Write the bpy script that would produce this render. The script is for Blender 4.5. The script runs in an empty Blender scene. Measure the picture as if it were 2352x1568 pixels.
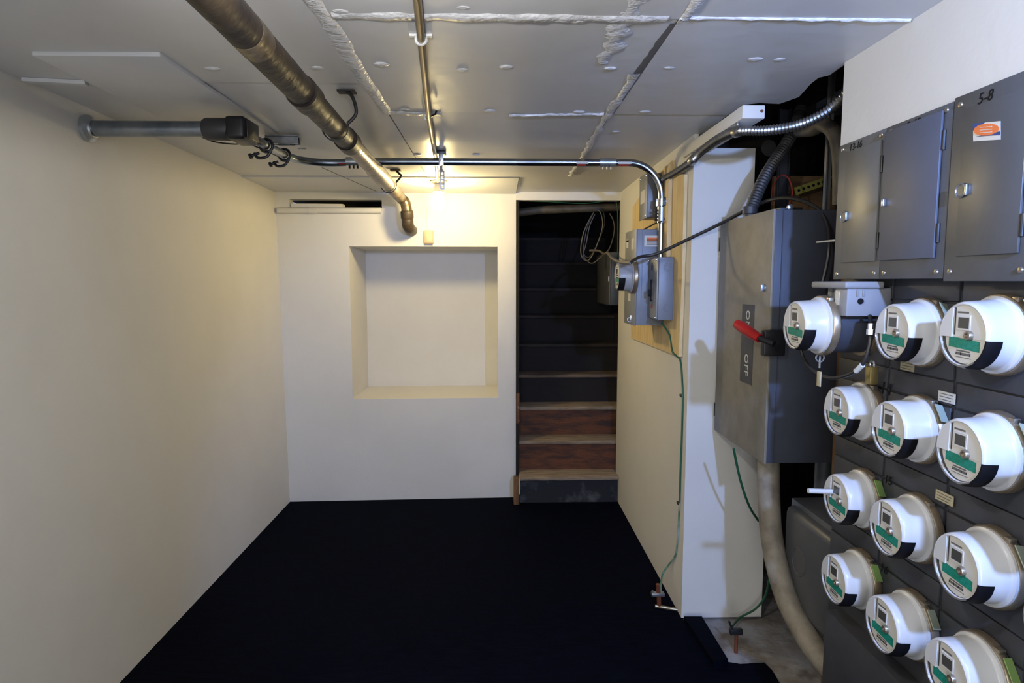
import bpy, bmesh, math, random
from mathutils import Vector, Matrix
random.seed(7)
R = math.radians
scene = bpy.context.scene
COL = scene.collection

# ------------------------------------------------------------------ camera
F_PX, CX, CY = 1440.0, 1176.0, 784.0          # focal length and centre for the 2352x1568 frame
CAM = Vector((0, 0, 1.607))
d_ = Vector(((1142 - CX) / F_PX, -(646 - CY) / F_PX, -1.0)).normalized()   # world +Y seen from the camera
u_ = Vector((0, 1, d_.y / -d_.z)); u_ = (u_ - d_ * u_.dot(d_)).normalized()  # world +Z
r_ = d_.cross(u_)
MC = Matrix((r_, d_, u_))                     # camera -> world rotation
cam_data = bpy.data.cameras.new('camera')
cam_data.sensor_width = 36.0
cam_data.lens = F_PX / 2352 * 36.0
cam_data.clip_start = 0.02
cam = bpy.data.objects.new('camera', cam_data)
COL.objects.link(cam)
cam.matrix_world = Matrix.Translation(CAM) @ MC.to_4x4()
scene.camera = cam

# ------------------------------------------------------------------ world, exposure, light strengths
world = bpy.data.worlds.new('world'); scene.world = world
world.use_nodes = True
world.node_tree.nodes['Background'].inputs[0].default_value = (0.55, 0.68, 1.0, 1)
world.node_tree.nodes['Background'].inputs[1].default_value = 0.6
scene.view_settings.view_transform = 'Standard'
scene.view_settings.look = 'None'
scene.view_settings.gamma = 1.0
scene.view_settings.use_curve_mapping = False
scene.view_settings.exposure = 0.32
scene.cycles.max_bounces = 5; scene.cycles.diffuse_bounces = 4; scene.cycles.glossy_bounces = 3
scene.cycles.transmission_bounces = 2; scene.cycles.caustics_reflective = False
BULB_BACK = ((1.0, 0.78, 0.37), 215.0)     # warm bulb at the back wall
BULB_MID = ((0.97, 0.95, 0.95), 520.0)       # cool bulb just above the frame
SPOT_NEAR = ((0.28, 0.45, 1.0), 150.0)       # cool spot lamp beside the camera, aimed along the meters
def area(name, loc, rot, sx, sy, power, col):
    l = bpy.data.lights.new(name, 'AREA'); l.shape = 'RECTANGLE'; l.size = sx; l.size_y = sy
    l.energy = power; l.color = col
    o = bpy.data.objects.new(name, l); COL.objects.link(o); o.location = loc; o.rotation_euler = rot
    return o
# added soft fill light, out of view in the rear wall opening
area('rear_fill', (-0.35, -1.38, 1.05), (R(90), 0, 0), 0.85, 1.95, 26, (0.95, 0.96, 1.0))

# ------------------------------------------------------------------ pixel -> point on a real plane
def on(ax, val, px, py):
    v = MC @ Vector(((px - CX) / F_PX, -(py - CY) / F_PX, -1.0))
    return CAM + v * ((val - CAM[ax]) / v[ax])
def onX(X, px, py): return on(0, X, px, py)
def onY(Y, px, py): return on(1, Y, px, py)
def onZ(Z, px, py): return on(2, Z, px, py)

# ------------------------------------------------------------------ materials
MATS = {}
def mat(name, col, rough=0.6, metal=0.0, col2=None, nscale=6.0, lo=0.4, hi=0.65, bump=0.0, bscale=60.0,
        stretch=(1, 1, 1), spec=0.5, col3=None, n3=2.0, lo3=.55, hi3=.7, coat=0.0, trans=0.0):
    m = bpy.data.materials.new(name); m.use_nodes = True
    nt = m.node_tree; b = nt.nodes['Principled BSDF']
    b.inputs['Roughness'].default_value = rough
    b.inputs['Metallic'].default_value = metal
    b.inputs['Specular IOR Level'].default_value = spec
    b.inputs['Coat Weight'].default_value = coat
    b.inputs['Transmission Weight'].default_value = trans
    b.inputs['Base Color'].default_value = (*col, 1)
    tc = nt.nodes.new('ShaderNodeTexCoord'); mp = nt.nodes.new('ShaderNodeMapping')
    mp.inputs['Scale'].default_value = stretch
    nt.links.new(tc.outputs['Object'], mp.inputs['Vector'])
    def mixin(prev, c, sc, l, h):
        n = nt.nodes.new('ShaderNodeTexNoise'); n.inputs['Scale'].default_value = sc
        n.inputs['Detail'].default_value = 4; n.inputs['Roughness'].default_value = .62
        nt.links.new(mp.outputs[0], n.inputs['Vector'])
        r = nt.nodes.new('ShaderNodeMapRange')
        r.inputs['From Min'].default_value = l; r.inputs['From Max'].default_value = h
        nt.links.new(n.outputs['Fac'], r.inputs['Value'])
        x = nt.nodes.new('ShaderNodeMix'); x.data_type = 'RGBA'
        nt.links.new(r.outputs[0], x.inputs['Factor'])
        if prev is None: x.inputs['A'].default_value = (*col, 1)
        else: nt.links.new(prev, x.inputs['A'])
        x.inputs['B'].default_value = (*c, 1)
        return x.outputs['Result']
    out = None
    if col2: out = mixin(out, col2, nscale, lo, hi)
    if col3: out = mixin(out, col3, n3, lo3, hi3)
    if out is not None: nt.links.new(out, b.inputs['Base Color'])
    if bump:
        n = nt.nodes.new('ShaderNodeTexNoise'); n.inputs['Scale'].default_value = bscale
        n.inputs['Detail'].default_value = 2
        nt.links.new(mp.outputs[0], n.inputs['Vector'])
        bp = nt.nodes.new('ShaderNodeBump'); bp.inputs['Strength'].default_value = bump
        bp.inputs['Distance'].default_value = 0.01
        nt.links.new(n.outputs['Fac'], bp.inputs['Height']); nt.links.new(bp.outputs[0], b.inputs['Normal'])
    MATS[name] = m
    return m
def emat(name, col, strength):
    m = bpy.data.materials.new(name); m.use_nodes = True
    nt = m.node_tree; nt.nodes.clear()
    e = nt.nodes.new('ShaderNodeEmission'); o = nt.nodes.new('ShaderNodeOutputMaterial')
    e.inputs[0].default_value = (*col, 1); e.inputs[1].default_value = strength
    nt.links.new(e.outputs[0], o.inputs[0]); MATS[name] = m
    return m
mat('wall', (.74, .72, .66), .75, col2=(.70, .68, .62), nscale=1.5, bump=.06, bscale=45)
mat('ceiling', (.66, .66, .655), .38, col2=(.61, .61, .61), nscale=1.2, bump=.22, bscale=9)
mat('tape', (.78, .78, .78), .42, col2=(.62, .62, .62), nscale=30, bump=.5, bscale=60)
mat('floor', (.0006, .0012, .0045), .85, col2=(.0014, .0026, .0085), nscale=9, stretch=(1, 6, 1), bump=.25, bscale=60, spec=.05)
mat('concrete', (.20, .17, .14), .8, col2=(.36, .35, .34), nscale=5, bump=.5, bscale=25, col3=(.055, .03, .018), n3=4.0)
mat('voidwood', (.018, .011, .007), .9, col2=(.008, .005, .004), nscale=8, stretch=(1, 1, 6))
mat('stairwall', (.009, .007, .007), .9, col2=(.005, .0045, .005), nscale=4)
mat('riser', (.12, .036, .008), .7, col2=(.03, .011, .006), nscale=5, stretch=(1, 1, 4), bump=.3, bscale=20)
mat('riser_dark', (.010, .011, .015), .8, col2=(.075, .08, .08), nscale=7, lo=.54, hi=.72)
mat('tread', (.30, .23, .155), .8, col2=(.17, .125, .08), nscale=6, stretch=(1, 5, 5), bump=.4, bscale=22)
mat('riser_shade', (.010, .0065, .006), .85, col2=(.006, .005, .005), nscale=5, stretch=(1, 1, 4))  # upper risers: the stairwell's shade is put into the colour
mat('tread_half_shade', (.16, .115, .075), .8, col2=(.06, .043, .03), nscale=5, stretch=(1, 5, 5), bump=.4, bscale=22)  # fourth tread: partial shade put into the colour
mat('tread_shade', (.032, .024, .020), .85, col2=(.014, .011, .010), nscale=5, stretch=(1, 5, 5), bump=.4, bscale=22)  # upper treads: same wood, shade put into the colour
mat('worn_wood', (.12, .05, .02), .8, col2=(.5, .45, .38), nscale=25, lo=.55, hi=.62)
mat('old_wood', (.26, .13, .045), .8, col2=(.05, .028, .014), nscale=7, stretch=(1, 1, .25), bump=.3, bscale=30)
mat('recess_wood', (.24, .14, .06), .8, col2=(.10, .055, .025), nscale=6, stretch=(.4, 1, 3), bump=.3, bscale=30)
mat('plywood', (.74, .58, .31), .7, col2=(.62, .45, .21), nscale=7, stretch=(1, 5, .6), bump=.1, bscale=40)
mat('iron', (.014, .010, .009), .5, .12, col2=(.055, .038, .022), nscale=5, lo=.42, hi=.7, bump=.25, bscale=30, col3=(.26, .21, .15), n3=22, lo3=.66, hi3=.72)
mat('iron_tan', (.20, .155, .10), .35, .6, col2=(.075, .055, .035), nscale=8, bump=.25, bscale=30)
mat('black_iron', (.012, .011, .012), .5, .3)
mat('emt', (.34, .36, .38), .22, 1.0, col2=(.26, .28, .31), nscale=9)
mat('emt_blue', (.20, .24, .29), .3, 1.0, col2=(.30, .33, .37), nscale=8)
mat('galv', (.52, .55, .58), .35, .9, col2=(.38, .41, .45), nscale=20)
mat('zinc', (.75, .78, .82), .25, .9)
mat('brass_rod', (.42, .34, .20), .35, .8)
mat('flex', (.40, .39, .36), .32, .95, col2=(.28, .27, .25), nscale=20)
mat('flex_dark', (.05, .05, .052), .5, .2)
mat('black_plastic', (.012, .012, .014), .4)
mat('cable', (.022, .02, .019), .45)
mat('cable_grey', (.11, .095, .08), .5)
mat('cover_grey', (.115, .12, .13), .40, .25, col2=(.095, .10, .11), nscale=4, bump=.04, bscale=30)
mat('cover_light', (.18, .18, .172), .38, .3, col2=(.15, .15, .143), nscale=5, bump=.04, bscale=30)
mat('door_blue', (.10, .113, .155), .5, .1, col2=(.09, .10, .14), nscale=5)
mat('bank', (.058, .060, .070), .5, .15, col2=(.042, .044, .052), nscale=6, bump=.08, bscale=30)
mat('disc_grey', (.25, .228, .185), .55, .1, col2=(.19, .175, .14), nscale=9, bump=.06, bscale=40)
mat('disc_side', (.055, .062, .085), .5, .1, col2=(.042, .047, .062), nscale=4, bump=.05, bscale=40)
mat('box_grey', (.27, .28, .29), .45, .2, col2=(.23, .24, .25), nscale=5)
mat('box_blue', (.21, .23, .27), .45, .2, col2=(.18, .20, .24), nscale=8)
mat('ami_grey', (.27, .275, .29), .5)
mat('meter_white', (.64, .64, .635), .28, coat=.3)
mat('meter_shade', (.34, .35, .37), .35)  # white meter shell with shade put into its colour
mat('meter_face', (.62, .60, .54), .45)
mat('meter_dark', (.045, .042, .04), .5)
mat('lcd', (.07, .068, .06), .25)
mat('teal', (.010, .26, .185), .5, col2=(.006, .17, .13), nscale=120)
mat('clear_rim', (.20, .19, .18), .12, coat=.6)
mat('ring', (.40, .32, .22), .35, .75, col2=(.25, .20, .14), nscale=14)
mat('brassy', (.38, .33, .26), .35, .8)
mat('brass', (.45, .36, .14), .35, .8)
mat('ink', (.005, .005, .007), .6, spec=.2)
mat('ink_soft', (.12, .115, .11), .7)
mat('paper', (.66, .65, .60), .7)
mat('paper_tan', (.50, .44, .28), .7)
mat('orange', (.78, .20, .055), .6)
mat('navy', (.03, .07, .25), .6)
mat('red', (.40, .006, .008), .38, coat=.3)
mat('red_print', (.36, .04, .03), .6)
mat('lime', (.30, .48, .14), .5)
mat('pale_green', (.42, .48, .38), .5)
mat('green_wire', (.012, .09, .04), .5)
mat('green_wire_painted', (.30, .38, .32), .6, col2=(.04, .16, .08), nscale=14)
mat('copper', (.32, .11, .055), .4, .7)
mat('cream', (.50, .40, .26), .5)
mat('porcelain', (.75, .68, .52), .3)
mat('dark_metal', (.03, .032, .035), .4, .5)
mat('strap_yellow', (.34, .33, .08), .5, .3)
mat('pvc_white', (.66, .64, .57), .5)
mat('conduit_dusty', (.30, .265, .205), .6, .1, col2=(.17, .145, .11), nscale=9, bump=.2, bscale=40, col3=(.10, .05, .02), n3=14, lo3=.66, hi3=.74)
mat('conduit_dark', (.10, .085, .06), .6, .2, col2=(.05, .04, .03), nscale=9)
emat('bulb_back', *BULB_BACK); emat('bulb_mid', *BULB_MID); emat('bulb_near', SPOT_NEAR[0], 40.0)

# ------------------------------------------------------------------ mesh helpers
class MB:
    def __init__(s): s.bm = bmesh.new()
    def _hexa(s, p, bev=0.0, seg=2):
        t = bmesh.new() if bev else s.bm
        v = [t.verts.new(q) for q in p]
        for f in ((0, 3, 2, 1), (4, 5, 6, 7), (0, 1, 5, 4), (1, 2, 6, 5), (2, 3, 7, 6), (3, 0, 4, 7)):
            t.faces.new([v[i] for i in f])
        if bev:
            bmesh.ops.bevel(t, geom=list(t.edges), offset=bev, segments=seg, affect='EDGES', profile=.5)
            s._merge(t)
        return s
    def _merge(s, t):
        m = {}
        for v in t.verts: m[v] = s.bm.verts.new(v.co)
        for f in t.faces:
            s.bm.faces.new([m[v] for v in f.verts])
        t.free()
    def box(s, x0, x1, y0, y1, z0, z1, bev=0.0, seg=2):
        x0, x1 = sorted((x0, x1)); y0, y1 = sorted((y0, y1)); z0, z1 = sorted((z0, z1))
        return s._hexa([(x0, y0, z0), (x1, y0, z0), (x1, y1, z0), (x0, y1, z0),
                        (x0, y0, z1), (x1, y0, z1), (x1, y1, z1), (x0, y1, z1)], bev, seg)
    def bar(s, p0, p1, w, h, up=(0, 0, 1), bev=0.0):
        p0 = Vector(p0); p1 = Vector(p1); t = (p1 - p0).normalized(); up = Vector(up)
        a = t.cross(up).normalized() * (w / 2); b = a.cross(t).normalized() * (h / 2)
        return s._hexa([p0 - a - b, p0 + a - b, p1 + a - b, p1 - a - b,
                        p0 - a + b, p0 + a + b, p1 + a + b, p1 - a + b], bev)
    def prism(s, poly, ext):
        ext = Vector(ext); poly = [Vector(p) for p in poly]; n = len(poly)
        a = [s.bm.verts.new(p) for p in poly]; b = [s.bm.verts.new(p + ext) for p in poly]
        s.bm.faces.new(a); s.bm.faces.new(b[::-1])
        for i in range(n): s.bm.faces.new((a[i], b[i], b[(i + 1) % n], a[(i + 1) % n]))
        return s
    def tube(s, pts, r, seg=14, caps=True):
        pts = [Vector(p) for p in pts]; n = len(pts)
        rr = r if isinstance(r, (list, tuple)) else [r] * n
        T = [((pts[min(i + 1, n - 1)] - pts[max(i - 1, 0)]).normalized()) for i in range(n)]
        ref = Vector((0, 0, 1)) if abs(T[0].z) < .9 else Vector((0, 1, 0))
        nn = T[0].cross(ref).normalized(); rings = []
        for i in range(n):
            if i:
                q = T[i - 1].rotation_difference(T[i]); nn = q @ nn
            bb = T[i].cross(nn)
            rings.append([s.bm.verts.new(pts[i] + (nn * math.cos(k * 2 * math.pi / seg) + bb * math.sin(k * 2 * math.pi / seg)) * rr[i]) for k in range(seg)])
        for i in range(n - 1):
            for k in range(seg):
                s.bm.faces.new((rings[i][k], rings[i][(k + 1) % seg], rings[i + 1][(k + 1) % seg], rings[i + 1][k]))
        if caps:
            s.bm.faces.new(rings[0][::-1]); s.bm.faces.new(rings[-1])
        return s
    def lathe(s, prof, o, ax, seg=32, caps=True):
        o = Vector(o); ax = Vector(ax).normalized()
        ref = Vector((0, 0, 1)) if abs(ax.z) < .9 else Vector((1, 0, 0))
        a = ax.cross(ref).normalized(); b = ax.cross(a); rings = []
        for (h, r) in prof:
            rings.append([s.bm.verts.new(o + ax * h + (a * math.cos(k * 2 * math.pi / seg) + b * math.sin(k * 2 * math.pi / seg)) * max(r, 1e-5)) for k in range(seg)])
        for i in range(len(prof) - 1):
            for k in range(seg):
                s.bm.faces.new((rings[i][k], rings[i][(k + 1) % seg], rings[i + 1][(k + 1) % seg], rings[i + 1][k]))
        if caps:
            s.bm.faces.new(rings[0][::-1]); s.bm.faces.new(rings[-1])
        return s
    def sphere(s, c, r, sc=(1, 1, 1), u=16, v=10):
        m = Matrix.Translation(c) @ Matrix.Diagonal((sc[0], sc[1], sc[2], 1))
        bmesh.ops.create_uvsphere(s.bm, u_segments=u, v_segments=v, radius=r, matrix=m)
        return s
    def text(s, body, size, org, ux, uy, depth=.0006, shear=0.0):
        c = bpy.data.curves.new('t', 'FONT'); c.body = body; c.size = size; c.align_x = 'CENTER'; c.align_y = 'CENTER'
        c.extrude = depth; c.shear = shear; c.resolution_u = 2
        o = bpy.data.objects.new('t', c); COL.objects.link(o)
        bpy.context.view_layer.update()
        me = bpy.data.meshes.new_from_object(o.evaluated_get(bpy.context.evaluated_depsgraph_get()))
        ux = Vector(ux).normalized(); uy = Vector(uy).normalized(); uz = ux.cross(uy); org = Vector(org)
        for v in me.vertices: v.co = org + ux * v.co.x + uy * v.co.y + uz * v.co.z
        s.bm.from_mesh(me)
        bpy.data.objects.remove(o); bpy.data.curves.remove(c); bpy.data.meshes.remove(me)
        return s
OFF = {}
def obj(name, mb, m, parent=None, smooth=True, ang=38):
    bm = mb.bm
    bmesh.ops.recalc_face_normals(bm, faces=list(bm.faces))
    off = OFF.get(parent.name, Vector((0, 0, 0))) if parent else Vector((0, 0, 0))
    if off.length: bmesh.ops.translate(bm, verts=list(bm.verts), vec=-off)
    me = bpy.data.meshes.new(name); bm.to_mesh(me); bm.free()
    if smooth:
        me.shade_smooth(); me.set_sharp_from_angle(angle=R(ang))
    me.materials.append(MATS[m])
    o = bpy.data.objects.new(name, me); COL.objects.link(o)
    if parent: o.parent = parent
    OFF[o.name] = off
    return o
def tag(o, label, cat, group=None):
    o['label'] = label; o['category'] = cat
    if group: o['group'] = group
    return o
def thing(name, label, cat, loc=(0, 0, 0), group=None):
    o = bpy.data.objects.new(name, None); COL.objects.link(o); o.location = loc; o.empty_display_size = .05
    OFF[o.name] = Vector(loc)
    return tag(o, label, cat, group)
def struct(name, mb, m, parent=None, smooth=False):
    o = obj(name, mb, m, parent, smooth)
    if not parent: o['kind'] = 'structure'
    return o
def copy_tree(o, parent=None):
    c = o.copy(); COL.objects.link(c); c.parent = parent
    for ch in [q for q in o.children]: copy_tree(ch, c)
    return c
def smooth_path(pts, n=8):
    pts = [Vector(p) for p in pts]; out = []
    for i in range(len(pts) - 1):
        p0 = pts[max(i - 1, 0)]; p1 = pts[i]; p2 = pts[i + 1]; p3 = pts[min(i + 2, len(pts) - 1)]
        for k in range(n):
            t = k / n
            out.append(.5 * ((2 * p1) + (p2 - p0) * t + (2 * p0 - 5 * p1 + 4 * p2 - p3) * t * t + (3 * p1 - p0 - 3 * p2 + p3) * t ** 3))
    out.append(pts[-1]); return out
def clip(poly, a, b, c):   # keep a*x+b*y<=c
    out = []
    for i in range(len(poly)):
        p, q = poly[i], poly[(i + 1) % len(poly)]
        dp, dq = a * p[0] + b * p[1] - c, a * q[0] + b * q[1] - c
        if dp <= 0: out.append(p)
        if dp * dq < 0:
            t = dp / (dp - dq); out.append((p[0] + (q[0] - p[0]) * t, p[1] + (q[1] - p[1]) * t))
    return out

# ================================================================== THE ROOM
ZC = 2.262
YR = -1.3                 # rear wall with the doorway
XL, XR = -1.53, 0.88
YP = 2.85                 # front of the pillar
def zc(y): return ZC if y < 2.53 else ZC - (y - 2.53) * (0.03 / 2.02)
def yb(x): return 4.50 + (x - XL) * 0.035          # back wall, left side slightly nearer

# floor: dark painted / rubber covering, concrete showing at the right
edge = [onZ(0, *p) for p in ((1565, 1420), (1606, 1446), (1640, 1500), (1668, 1519), (1700, 1524), (1756, 1521), (1775, 1540), (1795, 1575))]
edge = [(p.x, p.y) for p in edge] + [(1.0, 1.75), (1.02, 1.0), (1.02, YR - .6)]
poly = [(XL - .06, YR - .6), (XL - .06, 4.62), (.9, 4.62), (.9, 2.87)] + edge
struct('floor', MB().prism([(x, y, -.02) for x, y in poly][::-1], (0, 0, .02)), 'floor')
struct('floor_concrete', MB().box(.5, 2.0, YR - .6, 3.4, -.08, -.012), 'concrete')
# raised dark strip at the pillar's foot
sp = [onZ(.03, *p) for p in ((1571, 1415), (1612, 1415), (1672, 1513), (1640, 1520))]
o = obj('rubber_floor_strip', MB().prism([(p.x, p.y, 0.0) for p in sp], (0, 0, .03)), 'floor', smooth=False)
tag(o, 'short black raised strip on the floor at the foot of the white pillar', 'floor strip')

# left wall (leans out very slightly) and rear wall with an open doorway
m = MB(); m._hexa([(-1.72, YR - .1, 0), (-1.522, YR - .1, 0), (-1.522, 4.75, 0), (-1.72, 4.75, 0),
                   (-1.72, YR - .1, 2.34), (-1.553, YR - .1, 2.34), (-1.553, 4.75, 2.34), (-1.72, 4.75, 2.34)])
struct('wall_left', m, 'wall')
m = MB(); m.box(-1.6, -.8, YR - .1, YR, 0, 2.34); m.box(.1, 1.9, YR - .1, YR, 0, 2.34); m.box(-.8, .1, YR - .1, YR, 2.05, 2.34)
struct('wall_rear', m, 'wall')

# back wall with the niche and the slot near the ceiling
def S(px, py, yref=None):
    p = onY(4.52, px, py)
    for _ in range(4): p = onY(yb(p.x), px, py)
    return p
nl, nr = S(806, 740).x, S(1143, 740).x
nt, nb = S(960, 566).z, S(960, 915).z
sl0, sl1 = S(664, 470).x, S(877, 470).x
st, sb = S(780, 458).z, S(780, 477).z
XD = S(1185, 800).x          # right end of the back wall, at the stair opening
def wcell(m, x0, x1, z0, z1, d0=0, d1=.09):
    m._hexa([(x0, yb(x0) + d0, z0), (x1, yb(x1) + d0, z0), (x1, yb(x1) + d1, z0), (x0, yb(x0) + d1, z0),
             (x0, yb(x0) + d0, z1), (x1, yb(x1) + d0, z1), (x1, yb(x1) + d1, z1), (x0, yb(x0) + d1, z1)])
m = MB(); xa = XL - .05
wcell(m, xa, XD, 0, nb); wcell(m, xa, nl, nb, nt); wcell(m, nr, XD, nb, nt)
wcell(m, xa, XD, nt, sb); wcell(m, xa, sl0, sb, st); wcell(m, sl1, XD, sb, st); wcell(m, xa, XD, st, 2.32)
ND = .56
wcell(m, nl - .03, nr + .03, nb - .03, nt + .03, ND, ND + .03)
wcell(m, nl - .03, nl, nb - .03, nt + .03, .09, ND); wcell(m, nr, nr + .03, nb - .03, nt + .03, .09, ND)
wcell(m, nl, nr, nb - .03, nb, .09, ND); wcell(m, nl, nr, nt, nt + .03, .09, ND)
wall_back = struct('wall_back', m, 'wall')
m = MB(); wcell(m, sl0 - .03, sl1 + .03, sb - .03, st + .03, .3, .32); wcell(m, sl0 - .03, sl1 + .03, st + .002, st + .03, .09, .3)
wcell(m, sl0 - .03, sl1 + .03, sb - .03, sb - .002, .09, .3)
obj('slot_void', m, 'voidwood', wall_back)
# plaster lump inside the slot
m = MB(); x0, x1 = S(666, 470).x, S(786, 470).x; z0 = S(720, 467).z
wcell(m, x0, x1, sb, z0, .012, .08); obj('plaster_fill', m, 'wall', wall_back)

# right wall, door header, pillar
struct('wall_right', MB().box(XR, XR + .10, YP + .10, 4.54, 0, 2.32), 'wall')
zh = onY(4.54, 1300, 460).z
struct('wall_header', MB().box(XD - .002, XR, 4.53, 4.60, zh, 2.32), 'wall')
zp = 2.20
pr = onY(YP, 1757, 1200).x
m = MB(); m.box(XR, pr, YP, YP + .10, -.0, 1.88); 
m.box(XR, onY(YP, 1735, 350).x, YP, YP + .10, 1.88, zp); m.box(XR, onY(YP, 1605, 300).x, YP, YP + .10, zp, 2.30)
struct('wall_pillar', m, 'wall')
# white board above the breaker panels
XW = 1.046
zb = 2.0
struct('wall_meter_side', MB().box(XW, XW + .03, YR, 1.933, zb, 2.32), 'wall')

# ceiling: backing slab and drywall sheets
m = MB(); m.box(-1.7, .93, YR - .1, 4.7, 2.30, 2.34); m.box(.93, 2.0, YR - .1, 1.90, 2.30, 2.34)
ceil = struct('ceiling', m, 'ceiling')
def sheet(pts, dz=0.0):
    lo = [Vector((x, y, zc(y) + dz)) for x, y in pts]
    mm = MB(); a = [mm.bm.verts.new(p) for p in lo]; b = [mm.bm.verts.new((p.x, p.y, 2.302)) for p in lo]
    mm.bm.faces.new(a); mm.bm.faces.new(b[::-1]); n = len(a)
    for i in range(n): mm.bm.faces.new((a[i], b[i], b[(i + 1) % n], a[(i + 1) % n]))
    return obj('drywall_sheet', mm, 'ceiling', ceil, smooth=False)
def rect(x0, x1, y0, y1, g=.002): return [(x0 + g, y0 + g), (x1 - g, y0 + g), (x1 - g, y1 - g), (x0 + g, y1 - g)]
SL, SR = -.425, .458
Y1, Y2, Y3, YL = 1.63, 2.53, 3.92, 2.17
sheet(rect(SL, SR, YR, Y1), -.002); sheet(rect(SL, SR, Y1, Y2), .001)
sheet(rect(SR, 1.06, YR, Y1), .0)
rag = [(1940, 148), (1905, 172), (1880, 178), (1862, 192), (1835, 222), (1790, 238), (1745, 236), (1708, 240)]
rag = [onZ(ZC, *p) for p in rag]
sheet([(SR + .002, Y1 + .002), (1.06, Y1 + .002), (1.06, 1.90)] + [(p.x, p.y) for p in rag] + [(.915, Y2 - .002), (SR + .002, Y2 - .002)], -.001)
sheet(rect(-1.60, SL, YR, YL), .0); sheet(rect(-1.60, SL, YL, Y3), .004)
sheet(rect(SL, .45, Y2, Y3), .002); sheet(rect(.45, .92, Y2, Y3), .003)
sheet(rect(-1.60, XD, Y3, 4.62), -.004); sheet(rect(XD, .92, Y3, 4.62), .006)
# patch board screwed under the ceiling at the left
pa, pb_ = onZ(2.25, 368, 130), onZ(2.25, 78, 130)
o = obj('patch_board', MB().box(pb_.x, pa.x, pa.y, 2.86, 2.250, 2.2625, .002), 'ceiling', ceil)
e0, e1 = onZ(2.252, 55, 187), onZ(2.252, 200, 194)
obj('patch_shim', MB().bar((e0.x, e0.y, 2.255), (e1.x, e1.y, 2.255), .03, .012), 'ceiling', ceil)
# joint tape: ragged ribbons of compound
def ribbon(p0, p1, w, th=.003, n=26, jit=.25, m='tape', name='joint_tape', z=None):
    p0 = Vector((p0[0], p0[1], 0)); p1 = Vector((p1[0], p1[1], 0)); t = (p1 - p0).normalized(); s = Vector((-t.y, t.x, 0))
    mm = MB(); rows = []
    for i in range(n + 1):
        c = p0.lerp(p1, i / n); wa = w * (1 + random.uniform(-jit, jit)); wb = w * (1 + random.uniform(-jit, jit))
        zz = zc(c.y) - .0015; h = th * random.uniform(.5, 1.4)
        rows.append([mm.bm.verts.new(Vector((q.x, q.y, k))) for q, k in ((c - s * wa / 2, zz + .002), (c - s * wa * .3, zz - h), (c + s * wb * .3, zz - h * random.uniform(.6, 1.2)), (c + s * wb / 2, zz + .002))])
    for i in range(n):
        for k in range(3): mm.bm.faces.new((rows[i][k], rows[i][k + 1], rows[i + 1][k + 1], rows[i + 1][k]))
    return obj(name, mm, m, ceil, smooth=True, ang=60)
ribbon((SL + .02, Y1), (SR - .03, Y1), .050, .005)
ribbon((SR, Y1 - .005), (1.04, Y1 - .005), .016, .003)
ribbon((SL, .2), (SL - .005, Y2), .050, .004, 40)
ribbon((SR + .012, .2), (SR + .012, Y1), .035, .004)
ribbon((SR - .02, 2.05), (.445, 3.85), .028, .004, 40, .6)
ribbon((.05, Y2 + .03), (.42, Y2), .03, .004, 20, .6)
ribbon((SL, Y2), (-.22, Y2 + .02), .05, .003, 12, .4)
ribbon((SR - .12, 1.35), (SR - .14, 1.95), .05, .002, 24, .8)
for p in ((1545, 70, 1400, 270),):
    pass
ribbon((SR - .005, Y1 + .03), (SR - .012, 2.05), .022, -.002, 12, .2, 'ink_soft', 'open_joint')
for px, py in ((488, 157), (728, 155), (876, 147), (1163, 153), (1125, 254), (1537, 155), (1735, 135), (1791, 136), (1402, 157), (1482, 256), (1330, 257), (1062, 160), (930, 250), (693, 338), (958, 350), (1093, 350), (1415, 300), (1065, 16), (782, 25), (1330, 47)):
    p = onZ(ZC, px, py); r = random.uniform(.013, .020)
    obj('screw_patch', MB().sphere((p.x, p.y, zc(p.y) - .0005), r, (1.3, .9, .22), 12, 6), 'tape', ceil)

# cavity above the ceiling at the right and the recess behind the meter bank
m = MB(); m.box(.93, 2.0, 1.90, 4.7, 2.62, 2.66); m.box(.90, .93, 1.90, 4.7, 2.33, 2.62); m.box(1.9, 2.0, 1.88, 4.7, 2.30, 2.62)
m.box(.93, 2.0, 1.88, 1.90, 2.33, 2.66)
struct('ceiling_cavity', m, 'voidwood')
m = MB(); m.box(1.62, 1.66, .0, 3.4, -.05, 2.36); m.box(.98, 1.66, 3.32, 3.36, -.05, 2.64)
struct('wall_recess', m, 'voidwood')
# joists in the cavity
for x in (1.12, 1.42):
    o = obj('ceiling_joist', MB().box(x, x + .045, 1.92, 3.3, 2.42, 2.615), 'voidwood', smooth=False)
    tag(o, 'dark old ceiling joist in the open cavity, ' + ('nearer the white timber end' if x < 1.2 else 'farther right above the recess'), 'joist')
# recess back boards
for i, (x0, x1, z0, z1) in enumerate(((1.30, 1.60, 1.74, 1.90), (1.30, 1.60, 1.935, 2.10), (1.30, 1.60, 1.50, 1.71))):
    p0 = obj('recess_board', MB().box(x0, x1, 2.97, 3.0, z0, z1, .003), 'recess_wood')
    tag(p0, ('middle', 'uppermost', 'lowest')[i] + ' of the brown boards in the recess behind the grey disconnect', 'board')

# stairwell shell
XSW = .99
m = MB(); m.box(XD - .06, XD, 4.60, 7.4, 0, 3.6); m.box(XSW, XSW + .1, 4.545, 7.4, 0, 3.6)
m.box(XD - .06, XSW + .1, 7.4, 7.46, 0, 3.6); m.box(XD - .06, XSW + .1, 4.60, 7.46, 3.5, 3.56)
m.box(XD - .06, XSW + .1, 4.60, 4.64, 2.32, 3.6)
struct('wall_stairwell', m, 'stairwall')
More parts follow.
